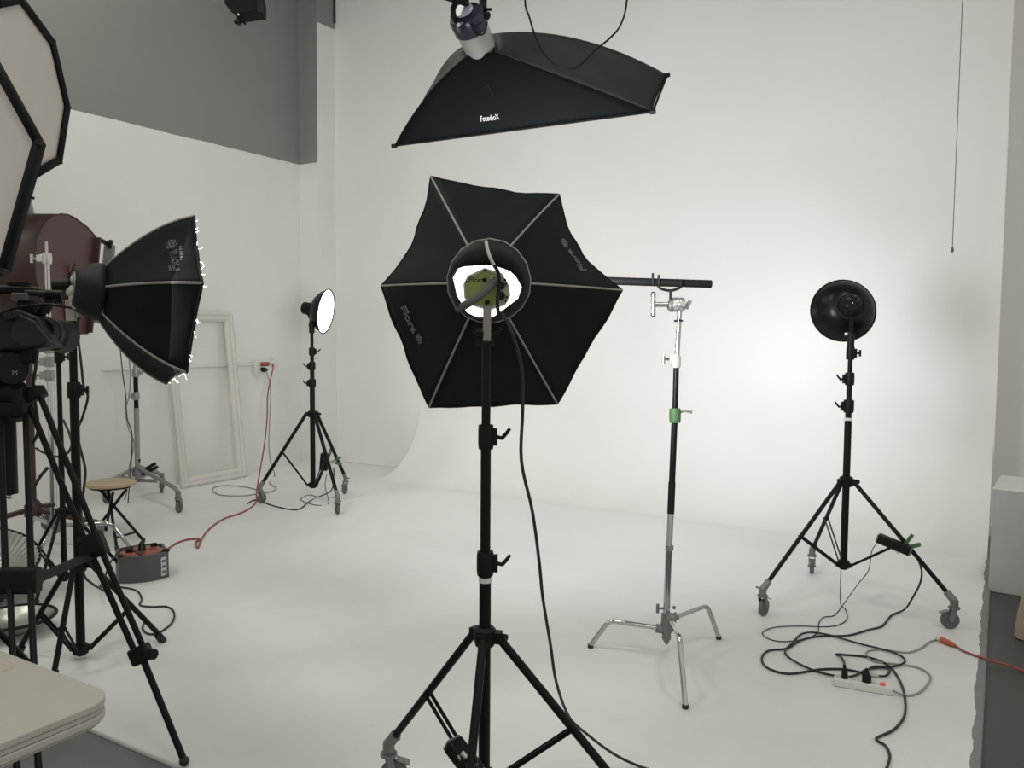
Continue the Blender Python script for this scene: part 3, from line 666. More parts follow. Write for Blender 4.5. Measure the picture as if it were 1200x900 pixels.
def cleg(h0, mid, foot, name='leg'):
    pts = [h0, h0.lerp(mid, .55), mid-(mid-h0).normalized()*.045]
    e1_ = (mid-h0).normalized(); e2_ = (V(foot)-mid).normalized()
    for q in range(1, 5):
        s = q/5; p = (mid-e1_*.045).lerp(mid, s).lerp(mid.lerp(mid+e2_*.045, s), s); pts.append(p)
    pts += [mid+e2_*.045, V(foot)+ZUP*.012]
    MB().tube(pts, .0125, 12).build('leg', chrome, t)
    MB().tube([V(foot)+ZUP*.018, V(foot)+ZUP*.0005], .0145, 12).build('rubber_foot', rubberk, t)
f1 = G(692, 759); f2 = G(842, 749); f3 = G(803, 830)
cleg(cs(780, 737), P(713, 727, 4.14), f1); cleg(cs(786, 725), P(829, 709, 4.24), f2); cleg(cs(784, 722), P(796, 745, 3.60), f3)
MB().cyl(cs(781, 738), cs(769, 736), .022, 12).cyl(cs(786, 725), cs(794, 721), .019, 12).cyl(cs(784, 722), P(788, 728, 3.9), .019, 12).build('leg_socket', castmetal, t)
# grip head
gh = cs(796, 358)
g = MB().lathe([(.001, -.03), (.034, -.03), (.036, -.02), (.036, -.004), (.03, 0), (.036, .004), (.036, .022), (.03, .03), (.001, .03)], cs(795, 357), RT, 20).build('grip_head', mat('pale_chrome', (.62, .65, .6), .25, .9), t)
MB().lathe([(.001, 0), (.028, 0), (.032, .01), (.032, .025), (.02, .035)], cs(791, 358), -RT, 18).build('grip_plate', steel, g)
MB().cyl(cs(784, 357), cs(767, 357), .012, 12).cyl(cs(765.5, 345), cs(765.5, 369), .012, 12).sphere(cs(765.5, 345), .014, 10, 6).sphere(cs(765.5, 369), .014, 10, 6).build('t_handle', chrome, g)
MB().cyl(cs(800, 357), cs(805, 357), .007, 8).bar(cs(804, 362), cs(809, 352), .02, .01, FW).build('wing_knob', steel, g, bev=.003)
MB().lathe([(.014, -.004), (.022, -.004), (.022, .004), (.014, .004)], cs(795, 376), UP, 16).build('pole_ring', blackp, t)
# cradle for the bar
cr_ = MB().cyl(cs(786, 352), cs(786, 340), .008, 8)
cr_.tube(smoothpts([cs(770, 333), cs(774, 338), cs(785, 340.5), cs(795, 338), cs(800, 333), cs(799, 327.5)]), .007, 8)
cr_.build('bar_cradle', blackp, t)
MB().cyl(P(765, 320, ZS-.035), P(765, 333, ZS-.03), .006, 8).build('cradle_pin', blackp, t)
MB().cyl(P(772, 322, ZS-.035), P(772, 333, ZS-.03), .006, 8).build('cradle_pin', blackp, t)
MB().cyl(P(798, 328, ZS-.035), P(798, 335, ZS-.03), .006, 8).build('cradle_pin', blackp, t)
o = MB().cyl(P(600, 325.5, ZS+.0), P(834, 333, ZS), .0195, 18).build('support_bar', mat('matte_black_bar', (.006, .006, .006), .55, spec=.15), None, bev=.004)
tag(o, 'long matte black bar resting on the chrome stand behind the softbox', 'bar')

# ================================================================ FLOOR: power strip, cables
def fp(x, y, z=.006): return G(870+x/3.636, 680+y/3.636, z)
ps0, ps1 = fp(388, 447, 0), fp(640, 490, 0)
t = thing('power_strip', (ps0+ps1)/2, 'white power strip with red switch and two black plugs', 'power strip')
dx = (ps1-ps0).normalized(); dy = ZUP.cross(dx); hgt = .038; L = (ps1-ps0).length
MB().box((ps0+ps1)/2+dy*.008+ZUP*hgt/2, (L, .05, hgt), (dx, dy, ZUP)).build('body', whitep, t, bev=.006)
def on_strip(k, s=0): return ps0.lerp(ps1, k)+dy*(.008+s)+ZUP*hgt
MB().box(on_strip(.83)+ZUP*.002, (.022, .03, .008), (dx, dy, ZUP)).build('switch', mat('red_lit_switch', (.35, .02, .02), .3, emit=.25, ecol=(1, .1, .08)), t, bev=.002)
for k in (.06, .19, .31, .43, .56, .68):
    for s in (-.008, .008): MB().box(on_strip(k, s)+ZUP*.0003, (.008, .002, .001), (dx, dy, ZUP)).build('socket_slot', blackp, t)
    MB().cyl(on_strip(k)+dx*.012, on_strip(k)+dx*.012+ZUP*.0008, .003, 8).build('socket_hole', blackp, t)
def plug(k, wide, lab):
    p = on_strip(k)
    o = MB().lathe([(.001, 0), (wide, 0), (wide, .028), (wide*.6, .04), (.007, .055), (.005, .06)], p, ZUP+FH*.15, 12)
    q = o.build('power_plug', blackp); tag(q, lab, 'plug', 'plugs in the power strip'); return p+(ZUP+FH*.15).normalized()*.057
p1 = plug(.19, .014, 'slim black plug near the far end of the white power strip'); p2 = plug(.565, .02, 'wide black plug next to the red switch of the power strip')
fpts = lambda l, z=.006: [fp(x, y, z) for x, y in l]
cable('power_cable', [p1, fp(433, 350, .03), fp(420, 325, .012)]+fpts([(400, 315), (440, 318), (520, 325), (590, 345), (640, 380), (680, 450), (695, 530), (685, 590), (640, 640), (570, 675), (610, 705), (628, 750), (615, 800), (590, 850)]), .0055, rubberk, 'black cable winding from the power strip toward the foreground')
cable('power_cable', [p2, fp(530, 388, .035)]+fpts([(560, 367), (640, 368), (690, 350), (680, 325), (620, 300), (520, 275), (430, 250), (380, 235), (300, 222), (250, 230), (215, 265), (182, 300), (200, 330), (260, 365), (340, 395), (430, 411), (480, 405), (530, 380), (600, 372), (628, 385), (610, 407), (575, 407)], .009), .0052, rubberk, 'black cable looping out of the wider plug in the power strip')
o = cable('power_cable', [P(1074, 652, 4.62), P(1080, 668, 4.58), P(1078, 684, 4.58), P(1068, 703, 4.6), fp(690, 125, .02)]+fpts([(635, 150), (595, 195), (540, 210), (450, 235), (330, 238), (250, 255), (190, 290), (110, 300), (82, 335), (110, 375), (200, 398), (330, 380), (440, 380), (540, 402)], .0065), .0055, rubberk, 'black cable hanging from the dish stand leg and coiling on the floor')
MB().cyl(fp(540, 402, .009), fp(580, 407, .009), .009, 10).build('inline_connector', mat('pale_grey_connector', (.42, .42, .4), .5), o)
cable('thin_cable', [P(986, 600, 4.93), P(986, 650, 4.93), P(985, 680, 4.95), fp(418, 100, .03)]+fpts([(440, 125), (445, 165), (410, 190), (350, 198), (250, 195), (140, 200), (88, 220), (95, 240), (140, 258), (200, 260), (280, 247), (322, 220), (325, 185), (345, 158), (390, 150)], .004)+[fp(425, 110, .02), P(1005, 685, 4.75), P(1018, 668, 4.7), P(1022, 645, 4.7), P(1032, 632, 4.70)], .0028, rubberk, 'thin black cable looping from the dish stand pole to its ballast')
pc = fpts([(640, 487), (700, 492), (760, 475), (800, 425), (790, 395), (740, 370), (660, 358), (560, 345), (528, 320), (540, 300), (600, 295), (700, 308), (760, 290), (800, 262), (838, 250)], .005)
pc[0] = on_strip(1.0)-ZUP*.02
cable('power_cable', pc, .005, greyc, 'grey cord of the power strip looping to the orange connector')
o = cable('extension_cord', fpts([(905, 277), (950, 305), (1050, 340), (1130, 362)], .0065)+[fp(1200, 387, -.009), fp(1290, 410, -.009), fp(1400, 420, -.009)], .0058, orange, 'orange extension cord crossing onto the dark floor with square connector')
a, b = fp(846, 252, .016), fp(908, 280, .012)
MB().tube([a, a.lerp(b, .15), a.lerp(b, .7), b], [.014, .016, .014, .007], 10).build('connector', mat('orange_connector', (.40, .09, .045), .45), o)
MB().cyl(a-(b-a).normalized()*.025, a, .012, 10).build('plug_end', whitep, o)
# centre softbox power lead
cable('power_cable', [P(587, 366, 2.42), P(598, 385, 2.42), P(611, 430, 2.45), P(612.5, 480, 2.48), P(611, 540, 2.50), P(624, 600, 2.53), P(632, 660, 2.58), P(636, 700, 2.62), P(645, 755, 2.70), P(652, 800, 2.78), P(667, 840, 2.9), P(690, 862, 2.99), P(720, 884, 3.00), G(752, 899, .006), G(800, 915, .006), G(860, 960, .006)], .0052, rubberk, 'black cable falling from the centre softbox to the floor')

# ================================================================ LEFT SIDE
# leaning empty picture frame
FB0, FB1 = G(211, 573), G(287, 560)
FT1 = WX(269.5, 367, XL+.035); hgtF = FT1.z
FB0 = V((XL+.22, FB0.y, 0)); FB1 = V((XL+.22, WX(287, 560, XL+.22).y, 0)); FB0.y = WX(211, 573, XL+.22).y
FT0 = V((XL+.04, FB0.y-(FB1.y-FT1.y)-.02, hgtF)); FT1 = V((XL+.04, FT1.y, hgtF))
t = thing('picture_frame', (FB0+FB1)/2, 'tall empty off-white picture frame leaning on the block wall', 'picture frame')
cnt = (FB0+FB1+FT0+FT1)/4; wn = (FB1-FB0).cross(FT0-FB0).normalized()
if wn.x < 0: wn = -wn
def inn(p, k):
    u = (FB1-FB0).normalized(); v = (FT0-FB0).normalized(); d = p-cnt
    return p-u*k*(1 if d.dot(u) > 0 else -1)-v*k*(1 if d.dot(v) > 0 else -1)
cor = [FB0, FB1, FT1, FT0]
for i in range(4):
    a, b = cor[i], cor[(i+1) % 4]; prof = [(0, 0), (0, .035), (.02, .045), (.042, .032), (.07, .038), (.09, .028), (.102, .012), (.102, 0)]
    ra = [inn(a, k)+wn*h for k, h in prof]; rb_ = [inn(b, k)+wn*h for k, h in prof]; q = len(prof)
    MB().add(ra+rb_, [(k, (k+1) % q, q+(k+1) % q, q+k) for k in range(q)]+[tuple(range(q)), tuple(range(2*q-1, q-1, -1))]).build('frame_rail', framepaint, t)
# conduit, outlet box and bracket on the left wall
p0, p1c = WX(120, 437.5, XL+.02), WX(297, 427, XL+.02)
o = MB().tube([V((XL+.018, p0.y, 1.215)), V((XL+.018, p1c.y, 1.215))], .014, 10).build('conduit', ledwhite); tag(o, 'white painted conduit running along the block wall', 'conduit')
ob = WX(303, 431, XL+.04)
t = thing('outlet_box', V((XL, ob.y, ob.z)), 'white surface outlet box on the wall with orange plug', 'outlet')
MB().box((XL+.035, ob.y, ob.z), (.07, .13, .16)).build('box', ledwhite, t, bev=.008)
MB().box((XL+.073, ob.y, ob.z), (.006, .085, .13)).build('cover_plate', whitep, t, bev=.003)
MB().tube([V((XL+.07, ob.y+.02, ob.z-.02)), V((XL+.14, ob.y+.02, ob.z-.025))], .026, 8).build('black_plug', blackp, t)
MB().tube([V((XL+.07, ob.y+.01, ob.z+.04)), V((XL+.15, ob.y+.05, ob.z+.045))], .024, 8).build('orange_plug', orange, t)
wbk = WX(318, 426, XL+.05)
t = thing('wall_bracket', V((XL, wbk.y, wbk.z)), 'small white pipe stub bracketed to the wall past the outlet', 'bracket')
MB().cyl(V((XL+.03, ob.y+.06, ob.z+.02)), V((XL+.05, wbk.y+.05, wbk.z+.02)), .014, 8).build('arm', ledwhite, t)
MB().box((XL+.025, wbk.y+.07, wbk.z+.01), (.05, .05, .11)).build('plate', ledwhite, t, bev=.004)
oc_ = [V((XL+.15, ob.y+.05, ob.z+.045)), V((XL+.2, ob.y+.07, ob.z+.02)), P(314, 460, 9.0), P(313, 490, 8.8), P(310, 520, 8.4), P(305, 550, 8.0), P(301, 575, 7.8)]
cable('extension_cord', oc_+[G(x, y, .007) for x, y in ((299, 590), (285, 600), (262, 608), (245, 620), (236, 632), (232, 642), (229, 636), (234, 632), (222, 632), (208, 636), (197, 643), (190, 649))]+[G(186, 652, .06)], .0075, orange, 'orange extension cord dropping from the wall outlet to the cord reel')
cable('grey_cable', [V((XL+.14, ob.y+.02, ob.z-.03)), P(317, 455, 9.1), P(316, 490, 8.9), P(315, 520, 8.6), P(317, 540, 8.4)]+[G(x, y, .006) for x, y in ((322, 558), (316, 566), (324, 572), (312, 577), (290, 571), (262, 569), (249, 573), (258, 580), (285, 581), (300, 579))], .006, greyc, 'grey cable hanging below the outlet and curling on the floor')
cable('power_cable', [G(x, y, .006) for x, y in ((290, 590), (300, 586), (318, 592), (340, 597), (352, 596), (362, 588), (374, 582))]+[P(388, 575, 7.6), P(391, 560, 7.58), P(391, 548, 7.56)], .006, rubberk, 'black cable trailing on the floor below the glowing dish stand')
cable('thin_cable', [P(383, 555, 7.6), P(381, 570, 7.6), G(385, 590, .005), G(372, 592, .005), G(356, 588, .005), G(353, 584, .005), G(362, 580, .005), G(371, 582, .005)], .0035, rubberk, 'thin black cable looped beneath the ballast of the glowing dish')

# folding stool
sc = G(131, 629); t = thing('folding_stool', sc, 'folding stool with round pale wooden seat and black legs', 'stool')
zs = zat(sc, 566.5)
MB().lathe([(.001, -.016), (.165, -.016), (.18, -.01), (.182, 0), (.178, .012), (.165, .016), (.001, .016)], V((sc.x, sc.y, zs)), ZUP, 40).build('seat', woodseat, t)
MB().lathe([(.13, -.03), (.15, -.03), (.15, -.016), (.13, -.016)], V((sc.x, sc.y, zs)), ZUP, 28, True).build('seat_ring', black, t)
fr = [G(168, 635), G(137, 645), G(104, 634), G(124, 622)]
u1 = (fr[0]-fr[2]).normalized()
tops_ = []
for k, ft in enumerate(fr):
    opp = fr[(k+2) % 4]
    d = (V((opp.x, opp.y, 0))-sc); d.z = 0; tp = V((sc.x, sc.y, zs-.03))+d*.50; tops_.append(tp)
    MB().cyl(ft+ZUP*.012, tp, .0105, 10).build('leg', black, t)
    MB().tube([ft+ZUP*.03, ft+ZUP*.0], .0145, 10).build('rubber_foot', rubberk, t)
MB().cyl(fr[0].lerp(tops_[0], .18), fr[1].lerp(tops_[1], .18), .008, 8).build('stretcher', black, t)
MB().cyl(fr[2].lerp(tops_[2], .18), fr[3].lerp(tops_[3], .18), .008, 8).build('stretcher', black, t)

# wheeled grey stand behind the stool
bW = G(162, 583); zw = lambda y: zat(bW, y)
t = thing('wheeled_stand', bW, 'grey steel wheeled stand with knobs by the leaning frame', 'light stand')
def cw(z): return V((bW.x, bW.y, z))
MB().cyl(cw(zw(563)), cw(zw(478)), .024).build('pole_section', steel, t)
MB().cyl(cw(zw(480)), cw(zw(440)), .021).build('pole_section', black, t)
MB().cyl(cw(zw(440)), cw(zw(395)), .018).build('pole_section', steel, t)
for y, s in ((437, 1), (464, -1)): clamp(t, cw(zw(y)), ZUP, .021, RT*s, steel, lever=False)
MB().lathe([(.02, -.05), (.05, -.05), (.05, .0), (.035, .03), (.02, .03)], cw(zw(552)), ZUP, 14).build('base_casting', castmetal, t)
for ft in (G(209, 601), G(190, 577), G(124, 590)):
    n = (ft-bW); n.z = 0; L_ = n.length; n.normalize()
    MB().tube([cw(zw(548))+n*.03, bW+n*(L_-.06)+ZUP*.21, ft+ZUP*.17], .019, 10).build('leg', steel, t)
    MB().tube([ft+ZUP*.19, ft+ZUP*.12], .024, 10).build('caster_socket', castmetal, t)
    MB().bar(cw(zw(563)), (bW+n*(L_*.5))+ZUP*.22, .012, .03).build('brace', steel, t)
    caster(t, ft, n, r=.055)
MB().cyl(cw(zw(552))+RT*.05, cw(zw(543))+RT*.17, .016, 8).build('lock_handle', blackp, t)
MB().cyl(cw(zw(556))+RT*.05, cw(zw(547))+RT*.19, .016, 8).build('lock_handle', blackp, t)
MB().cyl(cw(zw(545)), cw(zw(538))+RT*.01, .02, 8).build('lock_knob', blackp, t)
cable('hanging_cable', [P(150, 410, 7.6), P(153, 440, 7.6), P(151, 465, 7.6), P(147, 480, 7.6), P(150, 500, 7.6), P(157, 520, 7.6), P(152, 545, 7.65), G(146, 585, .005), G(125, 590, .005)], .006, greyc, 'grey cable dangling beside the wheeled stand')
cable('hanging_cable', [P(141, 410, 7.5), P(144, 440, 7.5), P(147, 460, 7.5), P(149, 490, 7.5), P(155, 515, 7.5), G(150, 590, .005)], .005, rubberk, 'thin dark cable hanging left of the wheeled stand pole')

# cord reel box
r0_, r1_ = G(140, 684), G(198, 676)
t = thing('cord_reel', (r0_+r1_)/2, 'grey cord reel box with orange drum and plug on the floor', 'cord reel')
dx = (r1_-r0_).normalized(); dy = ZUP.cross(dx); W_ = (r1_-r0_).length; zt = .17; ctr = (r0_+r1_)/2+dy*.10
def bow(u, z, off): return r0_.lerp(r1_, u)+dy*(off-.05*4*u*(1-u))+ZUP*z
gy = mat('grey_reel_plastic', (.075, .077, .08), .5)
for s in (0, 1):
    off = 0 if s == 0 else .22
    pts = [bow(u/12, 0, off) for u in range(13)] if s == 0 else [bow(u/12, 0, off)+dy*.10*4*(u/12)*(1-u/12) for u in range(13)]
    MB().prism(pts+[p+dy*(.018 if s == 0 else -.018) for p in reversed(pts)], ZUP*zt).build('side_shell', gy, t)
for e_, sg in ((r0_, 1), (r1_, -1)): MB().box(e_+dy*.11+dx*sg*.008+ZUP*zt/2, (.016, .22, zt), (dx, dy, ZUP)).build('end_shell', gy, t)
MB().cyl(ctr+ZUP*.01, ctr+ZUP*.155, .095, 24).build('cord_drum', mat('wound_orange_cord', (.4, .09, .04), .6), t)
MB().lathe([(.03, .0), (.125, .0), (.128, .012), (.11, .02), (.03, .018)], ctr+ZUP*.155, ZUP, 32).build('drum_face', mat('orange_drum_face', (.26, .075, .045), .5), t)
for a in (0, 1.6, 3.1, 4.6): MB().cyl(ctr+ZUP*.17+(dx*math.cos(a)+dy*math.sin(a))*.07, ctr+ZUP*.178+(dx*math.cos(a)+dy*math.sin(a))*.07, .022, 12).build('socket', mat('dark_orange_socket', (.2, .05, .03), .6), t)
MB().box(ctr-dx*.075+ZUP*.185-dy*.02, (.045, .035, .04), (dx, dy, ZUP)).build('latch', blackp, t, bev=.006)
MB().box(ctr+dx*.08+ZUP*.18+dy*.06, (.04, .03, .03), (dx, dy, ZUP)).build('latch', blackp, t, bev=.006)
for u in (0.03, .97): MB().box(bow(u, zt, .01)+ZUP*.006, (.03, .03, .016), (dx, dy, ZUP)).build('corner_cap', blackp, t, bev=.004)
lb = MB(); lb.grid(lambda u, s: bow(.83+.12*u, .02+.12*s, -.0015), 4, 1); lb.build('paper_label', mat('pale_label', (.55, .55, .55), .6), t)
lb = MB()
for k in range(3): lb.grid(lambda u, s, k=k: bow(.85+.08*u, .035+.035*k+.018*s, -.0025), 3, 1)
lb.build('label_print', mat('grey_label_print', (.12, .12, .12), .6), t)
pk = ctr+dx*.0+ZUP*.175
o = MB().lathe([(.001, 0), (.022, 0), (.022, .035), (.012, .05), (.006, .055)], pk, ZUP, 12).build('power_plug', blackp); tag(o, 'black plug standing in the orange cord reel', 'plug')
cable('power_cable', [pk+ZUP*.05, P(165, 650, 5.15), P(152, 643, 5.1), P(138, 648, 5.0), P(128, 662, 4.9), P(122, 680, 4.75)]+[G(x, y, .006) for x, y in ((118, 688), (140, 688), (160, 692), (166, 702), (164, 709), (178, 711), (196, 711), (204, 718), (202, 729), (192, 738), (182, 743), (172, 742), (167, 736), (170, 728))], .0055, rubberk, 'black cable curling on the floor in front of the cord reel')
cable('power_cable', [P(92, 372, 4.0), P(91, 390, 3.98), P(95, 425, 3.96), P(98, 452, 3.96), P(103, 465, 3.96), P(97, 488, 3.96), P(91, 505, 3.96), P(94, 525, 3.96), P(100, 550, 3.96), P(98, 575, 3.96), P(95, 600, 3.96), P(100, 640, 3.96), P(98, 672, 3.98), P(108, 684, 4.05), P(118, 690, 4.2), P(125, 694, 4.4)], .006, rubberk, 'black cable hanging down the stand of the side-on softbox')

# ---- maroon soft light on its wheeled stand
ZM = 6.05
vr = ray(60, 320); hd = V((vr.x, vr.y, 0)).normalized()
wx = -R0; fd = FH.copy()                      # width runs left, the mouth faces away from the camera
cM = P(82, 320, ZM)
t = thing('soft_light', cM-ZUP*.45, 'big maroon curved-back studio lamp behind the video camera', 'studio lamp')
tilt = .22
fa = fd*math.cos(tilt)-ZUP*math.sin(tilt); ua = ZUP*math.cos(tilt)+fd*math.sin(tilt)
RM = .425
prof = [(RM*.36, RM*.98), (RM*.10, RM*1.0)]
prof = []
for k in range(15):
    a = math.pi*(.5+k/14.0); prof.append((math.cos(a)*RM*1.05, math.sin(a)*RM))
prof = [(.33, RM*.90), (.18, RM*.985)]+prof+[(.18, -RM*.985), (.33, -RM*.9)]
def mp_(x, z, w_): return cM+fa*x+ua*z+wx*w_
side_m = mat('maroon_side_panel', (.082, .034, .036), .4, var=.1, spec=.35)
for w_ in (0, .52): MB().prism([mp_(x, z, w_) for x, z in prof], wx*.02).build('side_panel', side_m, t)
n = len(prof)
MB().add([mp_(x, z, .01) for x, z in prof]+[mp_(x, z, .53) for x, z in prof], [(i, i+1, n+i+1, n+i) for i in range(n-1)]).build('curved_housing', maroon, t, solid=.004)
MB().tube([mp_(x, z, .0) for x, z in prof], .006, 6).build('side_flange', maroon, t)
MB().add([mp_(x*.9, z*.95, .05) for x, z in prof]+[mp_(x*.9, z*.95, .48) for x, z in prof], [(i, i+1, n+i+1, n+i) for i in range(n-1)]).build('white_reflector', whitep, t)
MB().bar(mp_(.31, .38, -.012), mp_(.31, -.38, -.012), .02, .06, wx).build('mouth_edge', maroon, t)
MB().bar(mp_(.33, .375, -.01), mp_(.50, .39, -.01), .03, .02, wx).cyl(mp_(.49, .42, -.03), mp_(.49, .35, -.03), .016, 8).build('frame_bracket', blackp, t)
gf = mat('grey_frame_metal', (.22, .22, .215), .5, .3)
MB().bar(mp_(.50, .38, -.02), mp_(.50, -.25, -.02), .03, .08, wx).build('front_frame', gf, t)
MB().bar(mp_(.50, .38, .54), mp_(.50, -.25, .54), .03, .08, wx).build('front_frame', gf, t)
MB().bar(mp_(.50, -.24, -.02), mp_(.50, -.24, .54), .03, .06, fa).build('front_frame', gf, t)
kn = P(78, 321, ZM-.55)
kn = mp_(-.03, -.05, -.03)
a_ = P(79, 320, proj(mp_(0, 0, -.04))[2])
brass = mat('tarnished_brass', (.45, .33, .20), .4, .7)
MB().lathe([(.012, -.012), (.026, -.012), (.026, .012), (.012, .012)], a_, wx, 16, True).build('tilt_lock', brass, t)
MB().cyl(a_, a_+(P(85, 311, 5)-P(79, 320, 5)), .008, 8).build('tilt_lever', brass, t)
MB().tube([P(68, 308, proj(a_)[2]), P(72, 322, proj(a_)[2]), P(82, 326, proj(a_)[2]), P(89, 309, proj(a_)[2])], .013, 8).build('lock_plate', side_m, t)
yo = [a_-wx*.03, a_-wx*.04-ua*.30, mp_(0, -.47, .06), mp_(0, -.49, .26), mp_(0, -.47, .47), mp_(0, -.30, .57), mp_(0, 0, .56)]
MB().tube(yo, .017, 8).build('yoke', maroon, t)
bM = mp_(0, -.49, .26); bM = V((bM.x, bM.y, 0)); zy = mp_(0, -.49, .26).z
t = thing('wheeled_stand', bM, 'maroon wheeled stand under the curved-back studio lamp', 'light stand')
MB().cyl(bM+ZUP*.25, V((bM.x, bM.y, zy)), .024, 12).build('pole_section', maroon, t)
MB().lathe([(.024, 0), (.06, 0), (.06, .08), (.035, .12), (.024, .12)], bM+ZUP*.22, ZUP, 14).build('base_casting', maroon, t)
for k, ft in enumerate(polar(bM, .55, (-10, 110, 230))):
    n_ = (ft-bM).normalized()
    MB().bar(bM+n_*.04+ZUP*.27, ft+ZUP*.19, .05, .03).build('leg', maroon, t, bev=.004)
    MB().tube([ft+ZUP*.21, ft+ZUP*.12], .024, 10).build('caster_socket', castmetal, t)
    caster(t, ft, n_, r=.055)

# ---- chrome grip stand beside it
bG = G(65, 664); zg = lambda y: zat(bG, y)
t = thing('c_stand', bG, 'chrome grip stand with clustered knuckles behind the video camera', 'grip stand')
def cg(z): return V((bG.x, bG.y, z))
MB().cyl(cg(zg(618)), cg(zg(445)), .0215).build('pole_section', chrome, t)
MB().cyl(cg(zg(450)), cg(zg(300)), .017).build('pole_section', chrome, t)
MB().cyl(cg(zg(302)), cg(zg(283)), .009).build('spigot', satin, t)
for y, sd, mm in ((303, -1, satin), (408, -1, steel), (424, -1, steel), (440, -1, steel)):
    a = MB().lathe([(.017, -.035), (.03, -.035), (.033, 0), (.03, .035), (.017, .035)], cg(zg(y)), ZUP, 14).build('knuckle', mm, t)
    MB().box(cg(zg(y))-RT*.035, (.05, .05, .05), (RT, FH, ZUP)).build('knuckle_block', mm, a, bev=.006)
    tknob(a, cg(zg(y))-RT*.05, -RT, .05, mm, 1.3)
MB().lathe([(.02, -.05), (.045, -.05), (.045, .02), (.03, .05), (.02, .05)], cg(zg(615)), ZUP, 14).build('base_casting', castmetal, t)
for ft, md in ((G(167, 663), P(131, 613, 5.55)), (G(36, 668), P(50, 638, 5.35)), (G(28, 640), P(40, 606, 5.8))):
    h0 = cg(zg(616)); e1_ = (md-h0).normalized(); e2_ = (ft-md).normalized()
    MB().tube([h0, h0.lerp(md, .6), md-e1_*.04, md-e1_*.012+e2_*.012, md+e2_*.04, ft+ZUP*.012], .0145, 10).build('leg', chrome, t)
    MB().tube([ft+ZUP*.02, ft], .017, 10).build('rubber_foot', rubberk, t)
# ---- thin black stand next to it (holds a drooping cable)
bK = G(76, 690)
stand('folding_light_stand', bK, polar(bK, .38, (45, 160, 275)), zat(bK, 600), [zat(bK, 500), zat(bK, 395)], [(zat(bK, 418), RT, False)],
      'slim black folding stand close beside the chrome grip stand', 'folding stands', casters=False, r0=.0165, legr=.010, collar_h=.08)
cable('hanging_cable', [P(74, 492, 5.5), P(80, 505, 5.45), P(84, 520, 5.4), P(78, 532, 5.4), P(66, 535, 5.4), P(50, 530, 5.4), P(42, 525, 5.4)], .008, rubberk, 'black cable slung in a loop between the poles behind the tripod')
cable('hanging_cable', [P(56, 548, 5.0), P(46, 560, 5.0), P(39, 575, 5.0), P(42, 587, 5.0), P(52, 593, 5.0), P(64, 591, 5.0)], .010, rubberk, 'thick black cable bight hanging low behind the tripod')

# ---- dish lamps on the floor behind the tripod
t = thing('scoop_lamp', G(-20, 745), 'dark blue scoop lamp with ribbed silver reflector on the floor', 'lamp')
cS = P(-22, 652, 4.75); vq = ray(-20, 656); vq = V((vq.x, vq.y, 0)).normalized(); axs = (ZUP*.93-vq*.32+R0*.1).normalized()
rb = []
ux, uy, uz = frame_of(axs)
def bowl(u, s):
    a = 2*math.pi*u; r = .03+.26*s; h = -.17+.17*s*s; rr = r*(1+.02*math.sin(48*a)*s)
    return cS+axs*h+(ux*math.cos(a)+uy*math.sin(a))*rr
MB().grid(bowl, 192, 8).build('ribbed_reflector', mat('satin_silver_reflector', (.40, .40, .37), .32, .85), t)
MB().lathe([(.001, -.22), (.14, -.22), (.23, -.17), (.290, -.05), (.306, .0), (.30, .006)], cS, axs, 40).build('blue_shell', mat('dark_blue_enamel', (.012, .018, .035), .35), t)
MB().lathe([(.001, .09), (.02, .085), (.035, .06), (.035, .03), (.022, .0), (.02, -.03)], cS-axs*.15+RT*.07-FH*.05, axs, 20).build('bulb', mat('frosted_bulb', (.75, .75, .7), .25), t)
gb = V((cS.x, cS.y, 0))-axs*.05; gb.z = 0
MB().lathe([(.001, 0), (.10, 0), (.11, .01), (.1, .02), (.02, .03)], gb, ZUP, 24).build('base_plate', blackp, t)
MB().tube([gb+ZUP*.02, V((gb.x, gb.y, .06)), cS-axs*.215], .018, 8).build('neck', blackp, t)
cS2 = G(16, 742, .0)
t = thing('reflector_dish', cS2, 'shallow silver reflector dish with black rim lying on the floor', 'reflector')
MB().lathe([(.02, .012), (.10, .02), (.17, .055), (.20, .085), (.197, .088), (.165, .062), (.1, .028), (.02, .02)], cS2, ZUP, 36, True).build('bowl', mat('satin_silver_reflector', (.40, .40, .37), .32, .85), t)
MB().tube([cS2+V((math.cos(q)*.2, math.sin(q)*.2, .087)) for q in [2*math.pi*i/36 for i in range(36)]], .009, 6, True).build('rim', blackp, t)
MB().lathe([(.02, .0), (.05, .0), (.05, .014), (.02, .014)], cS2, ZUP, 20, True).build('mounting_collar', blackp, t)

# ---- video camera on its tripod
ZT = 3.15
apex = P(8, 476, ZT); bT = V((apex.x, apex.y, 0))
t = thing('video_tripod', bT, 'black twin-tube video tripod with spreader at the table', 'tripod')
MB().lathe([(.001, -.07), (.05, -.06), (.085, -.03), (.09, .0), (.09, .02), (.06, .03), (.001, .03)], apex+ZUP*.0, ZUP, 24).build('bowl', blackp, t)
MB().cyl(apex-ZUP*.34, apex-ZUP*.05, .03, 12).build('bowl_clamp', blackp, t)
MB().sphere(apex-ZUP*.35, .012).build('clamp_stud', satin, t)
def tleg(top, mid, foot, sep=.045):
    ax_ = (mid-top).normalized(); s = ax_.cross(V((mid.x-apex.x, mid.y-apex.y, 0)).normalized()); s = s.normalized() if s.length > .05 else RT
    lg = MB()
    for q in (-1, 1): lg.cyl(top+s*q*sep, mid+s*q*sep, .0125, 10)
    lo = lg.build('leg', black, t)
    MB().bar(top+s*sep*1.6, top-s*sep*1.6, .035, .05, ax_).build('shoulder', blackp, lo, bev=.005)
    MB().bar(mid+s*sep*1.35, mid-s*sep*1.35, .04, .075, ax_).build('leg_lock', blackp, lo, bev=.006)
    return lo, s, ax_
